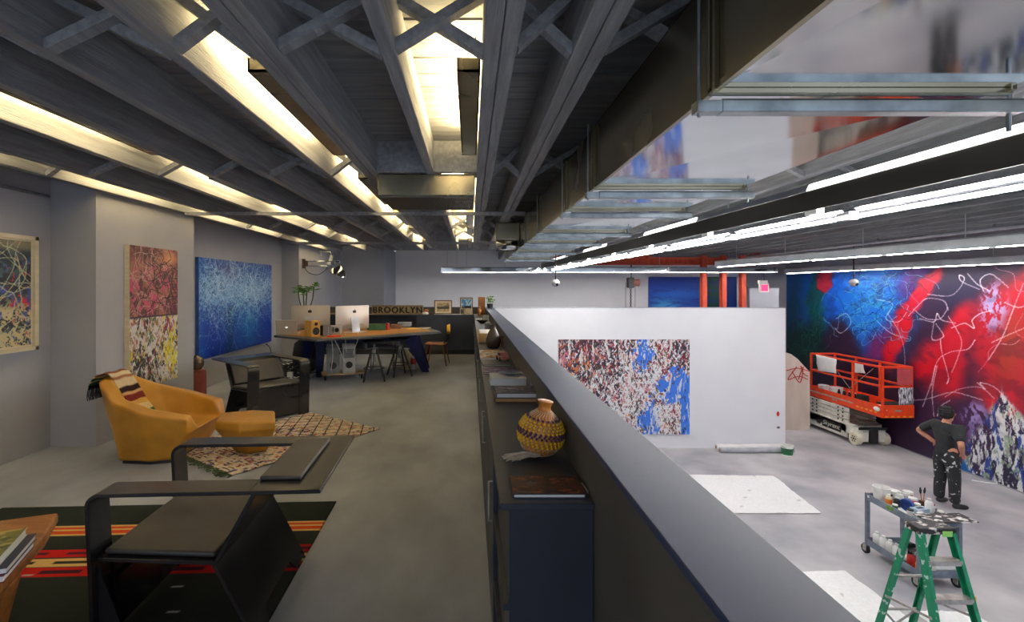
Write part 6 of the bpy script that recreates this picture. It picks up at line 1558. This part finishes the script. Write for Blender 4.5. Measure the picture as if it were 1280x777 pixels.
# +x is where the person faces, +y their left
k = Sk()
pel = k.add((0, 0, .90), .125); w1 = k.add((.0, 0, 1.02), .118, pel); w2 = k.add((-.005, 0, 1.16), .125, w1); ch = k.add((-.01, 0, 1.28), .125, w2); nb = k.add((-.01, 0, 1.40), .075, ch); nk = k.add((.005, -.01, 1.46), .052, nb)
h1 = k.add((.025, -.015, 1.525), .072, nk); h2 = k.add((.015, -.02, 1.60), .088, h1); h3 = k.add((.005, -.02, 1.66), .062, h2)
fc = k.add((.075, -.035, 1.575), .055, h2); chn = k.add((.075, -.035, 1.525), .036, h1)
ns = k.add((.112, -.045, 1.588), .013, fc); ns2 = k.add((.132, -.05, 1.574), .010, ns)
for s in (1, -1): ea = k.add((.005, -.02+s*.088, 1.585), .016, h2)
hand_ends = {}
for s, sh, el, wr in ((1, (-.01, .185, 1.365), (-.10, .40, 1.19), (.03, .215, 1.03)), (-1, (-.01, -.185, 1.365), (-.13, -.335, 1.13), (.06, -.20, .965))):
    a = k.add(sh, .068, ch); m_ = k.add([(sh[i]+el[i])/2 for i in range(3)], .053, a); e = k.add(el, .043, m_); f = k.add([(el[i]*.5+wr[i]*.5) for i in range(3)], .042, e); w_ = k.add(wr, .028, f)
    d = Vector((.55, -s*.25, -.75)).normalized(); P = Vector(wr)+d*.06; pm = k.add(P, (.042, .022), w_)
    for q in range(4):
        c_ = P+d*.035+Vector((.0, 0, 0))+Vector((.75, 0, .5)).normalized()*(.018*(q-1.5))*-1; b0 = k.add(c_, .0105, pm); L_ = (.036, .044, .04, .03)[q]
        b1_ = k.add(c_+d*L_*.6+Vector((0, s*.006, 0)), .0095, b0); k.add(c_+d*L_+Vector((.012, s*.012, -.006)), .008, b1_)
    th = k.add(Vector(wr)+d*.03+Vector((-.035, 0, -.012)), .012, w_); k.add(Vector(wr)+d*.05+Vector((-.06, 0, -.035)), .010, th)
for s in (1, -1):
    hp = k.add((0, s*.085, .86), .10, pel); kn = k.add((.02, s*.10+(0 if s > 0 else -.02), .48), .062, hp); cf = k.add((-.01, s*.105-(0 if s > 0 else .03), .33), .056, kn); an = k.add((-.02, s*.105-(0 if s > 0 else .04), .09), .038, cf)
body = skin('body', k.v, k.e, k.r, m_skin, per)
k = Sk(); z_ = k.add((0, 0, .84), (.165, .14)); a = k.add((0, 0, .93), (.16, .135), z_); b = k.add((-.003, 0, 1.06), (.155, .13), a); c = k.add((-.008, 0, 1.19), (.158, .13), b); d = k.add((-.01, 0, 1.31), (.155, .125), c); e = k.add((-.012, 0, 1.405), (.085, .085), d)
for s, sh, el in ((1, (-.01, .18, 1.37), (-.10, .40, 1.19)), (-1, (-.01, -.18, 1.37), (-.13, -.335, 1.13))):
    i = k.add(sh, .085, d); j = k.add([sh[q]*.5+el[q]*.5 for q in range(3)], .078, i); k.add([sh[q]*.15+el[q]*.85 for q in range(3)], .074, j)
skin('t_shirt', k.v, k.e, k.r, m_shirt, per)
k = Sk(); a = k.add((0, 0, 1.04), (.145, .12)); b = k.add((0, 0, .88), (.155, .135), a)
for s in (1, -1):
    o_ = 0 if s > 0 else -.04
    i = k.add((0, s*.09, .80), .118, b); j = k.add((.015, s*.10+o_*.5, .48), .09, i); l = k.add((-.005, s*.105+o_*.8, .28), .083, j); k.add((-.012, s*.105+o_, .07), .078, l)
skin('trousers', k.v, k.e, k.r, m_trous, per)
for s in (1, -1):
    o_ = 0 if s > 0 else -.04
    k = Sk(); a = k.add((-.05, s*.105+o_, .045), (.045, .045)); b = k.add((.06, s*.11+o_*1.4, .042), (.05, .042), a); k.add((.17, s*.125+o_*2.2, .034), (.042, .032), b); skin('shoe', k.v, k.e, k.r, m_shoe, per)
bm = BM(); ball(bm, (-.022, -.018, 1.608), .110, (1.02, .98, 1.05), 32, 22)
for v in bm.verts:
    n = .006*math.sin(v.co.x*190)+.006*math.sin(v.co.y*210+1)+.005*math.sin(v.co.z*160)
    v.co += (v.co-Vector((-.018, -.018, 1.622))).normalized()*n
    if v.co.x > .055: v.co.x = .055+(v.co.x-.055)*.25
    lim = 1.50 if v.co.x < .025 else 1.60
    if v.co.z < lim: v.co.z = lim+(v.co.z-lim)*.25
obj('hair', bm, m_hair, per, smooth=True)
bm = BM()
for s in (1, -1): ball(bm, (.121, -.035+s*.028-.004, 1.598), .008)
obj('eyes', bm, m_dark, per, smooth=True)
bm = BM(); bar(bm, (.108, -.062, 1.545), (.112, -.022, 1.545), .008, .008); obj('mouth', bm, M('lips', rgb(140, 78, 66), rgb(150, 86, 74), 20, .5), per)

# ---------------------------------------------------------------- camera, world
cam = bpy.data.cameras.new('camera'); cam.sensor_width = 36.0; cam.sensor_fit = 'HORIZONTAL'; cam.lens = 604.0/1280*36
cam.shift_x = (640-588)/1280.0; cam.shift_y = (360-388.5)/1280.0; cam.clip_start = .05
co_ = bpy.data.objects.new('camera', cam); COL.objects.link(co_); co_.location = (0, 0, 1.5); co_.rotation_euler = (PI/2, 0, 0)
SC.camera = co_
w = bpy.data.worlds.new('world'); SC.world = w; w.use_nodes = True
bgn = w.node_tree.nodes['Background']; bgn.inputs['Color'].default_value = (.74, .84, 1, 1); bgn.inputs['Strength'].default_value = .85
SC.view_settings.view_transform = 'Standard'
SC.view_settings.look = 'None'
SC.view_settings.exposure = 0.52
SC.cycles.use_denoising = True
SC.cycles.max_bounces = 8
SC.cycles.sample_clamp_indirect = 6.0
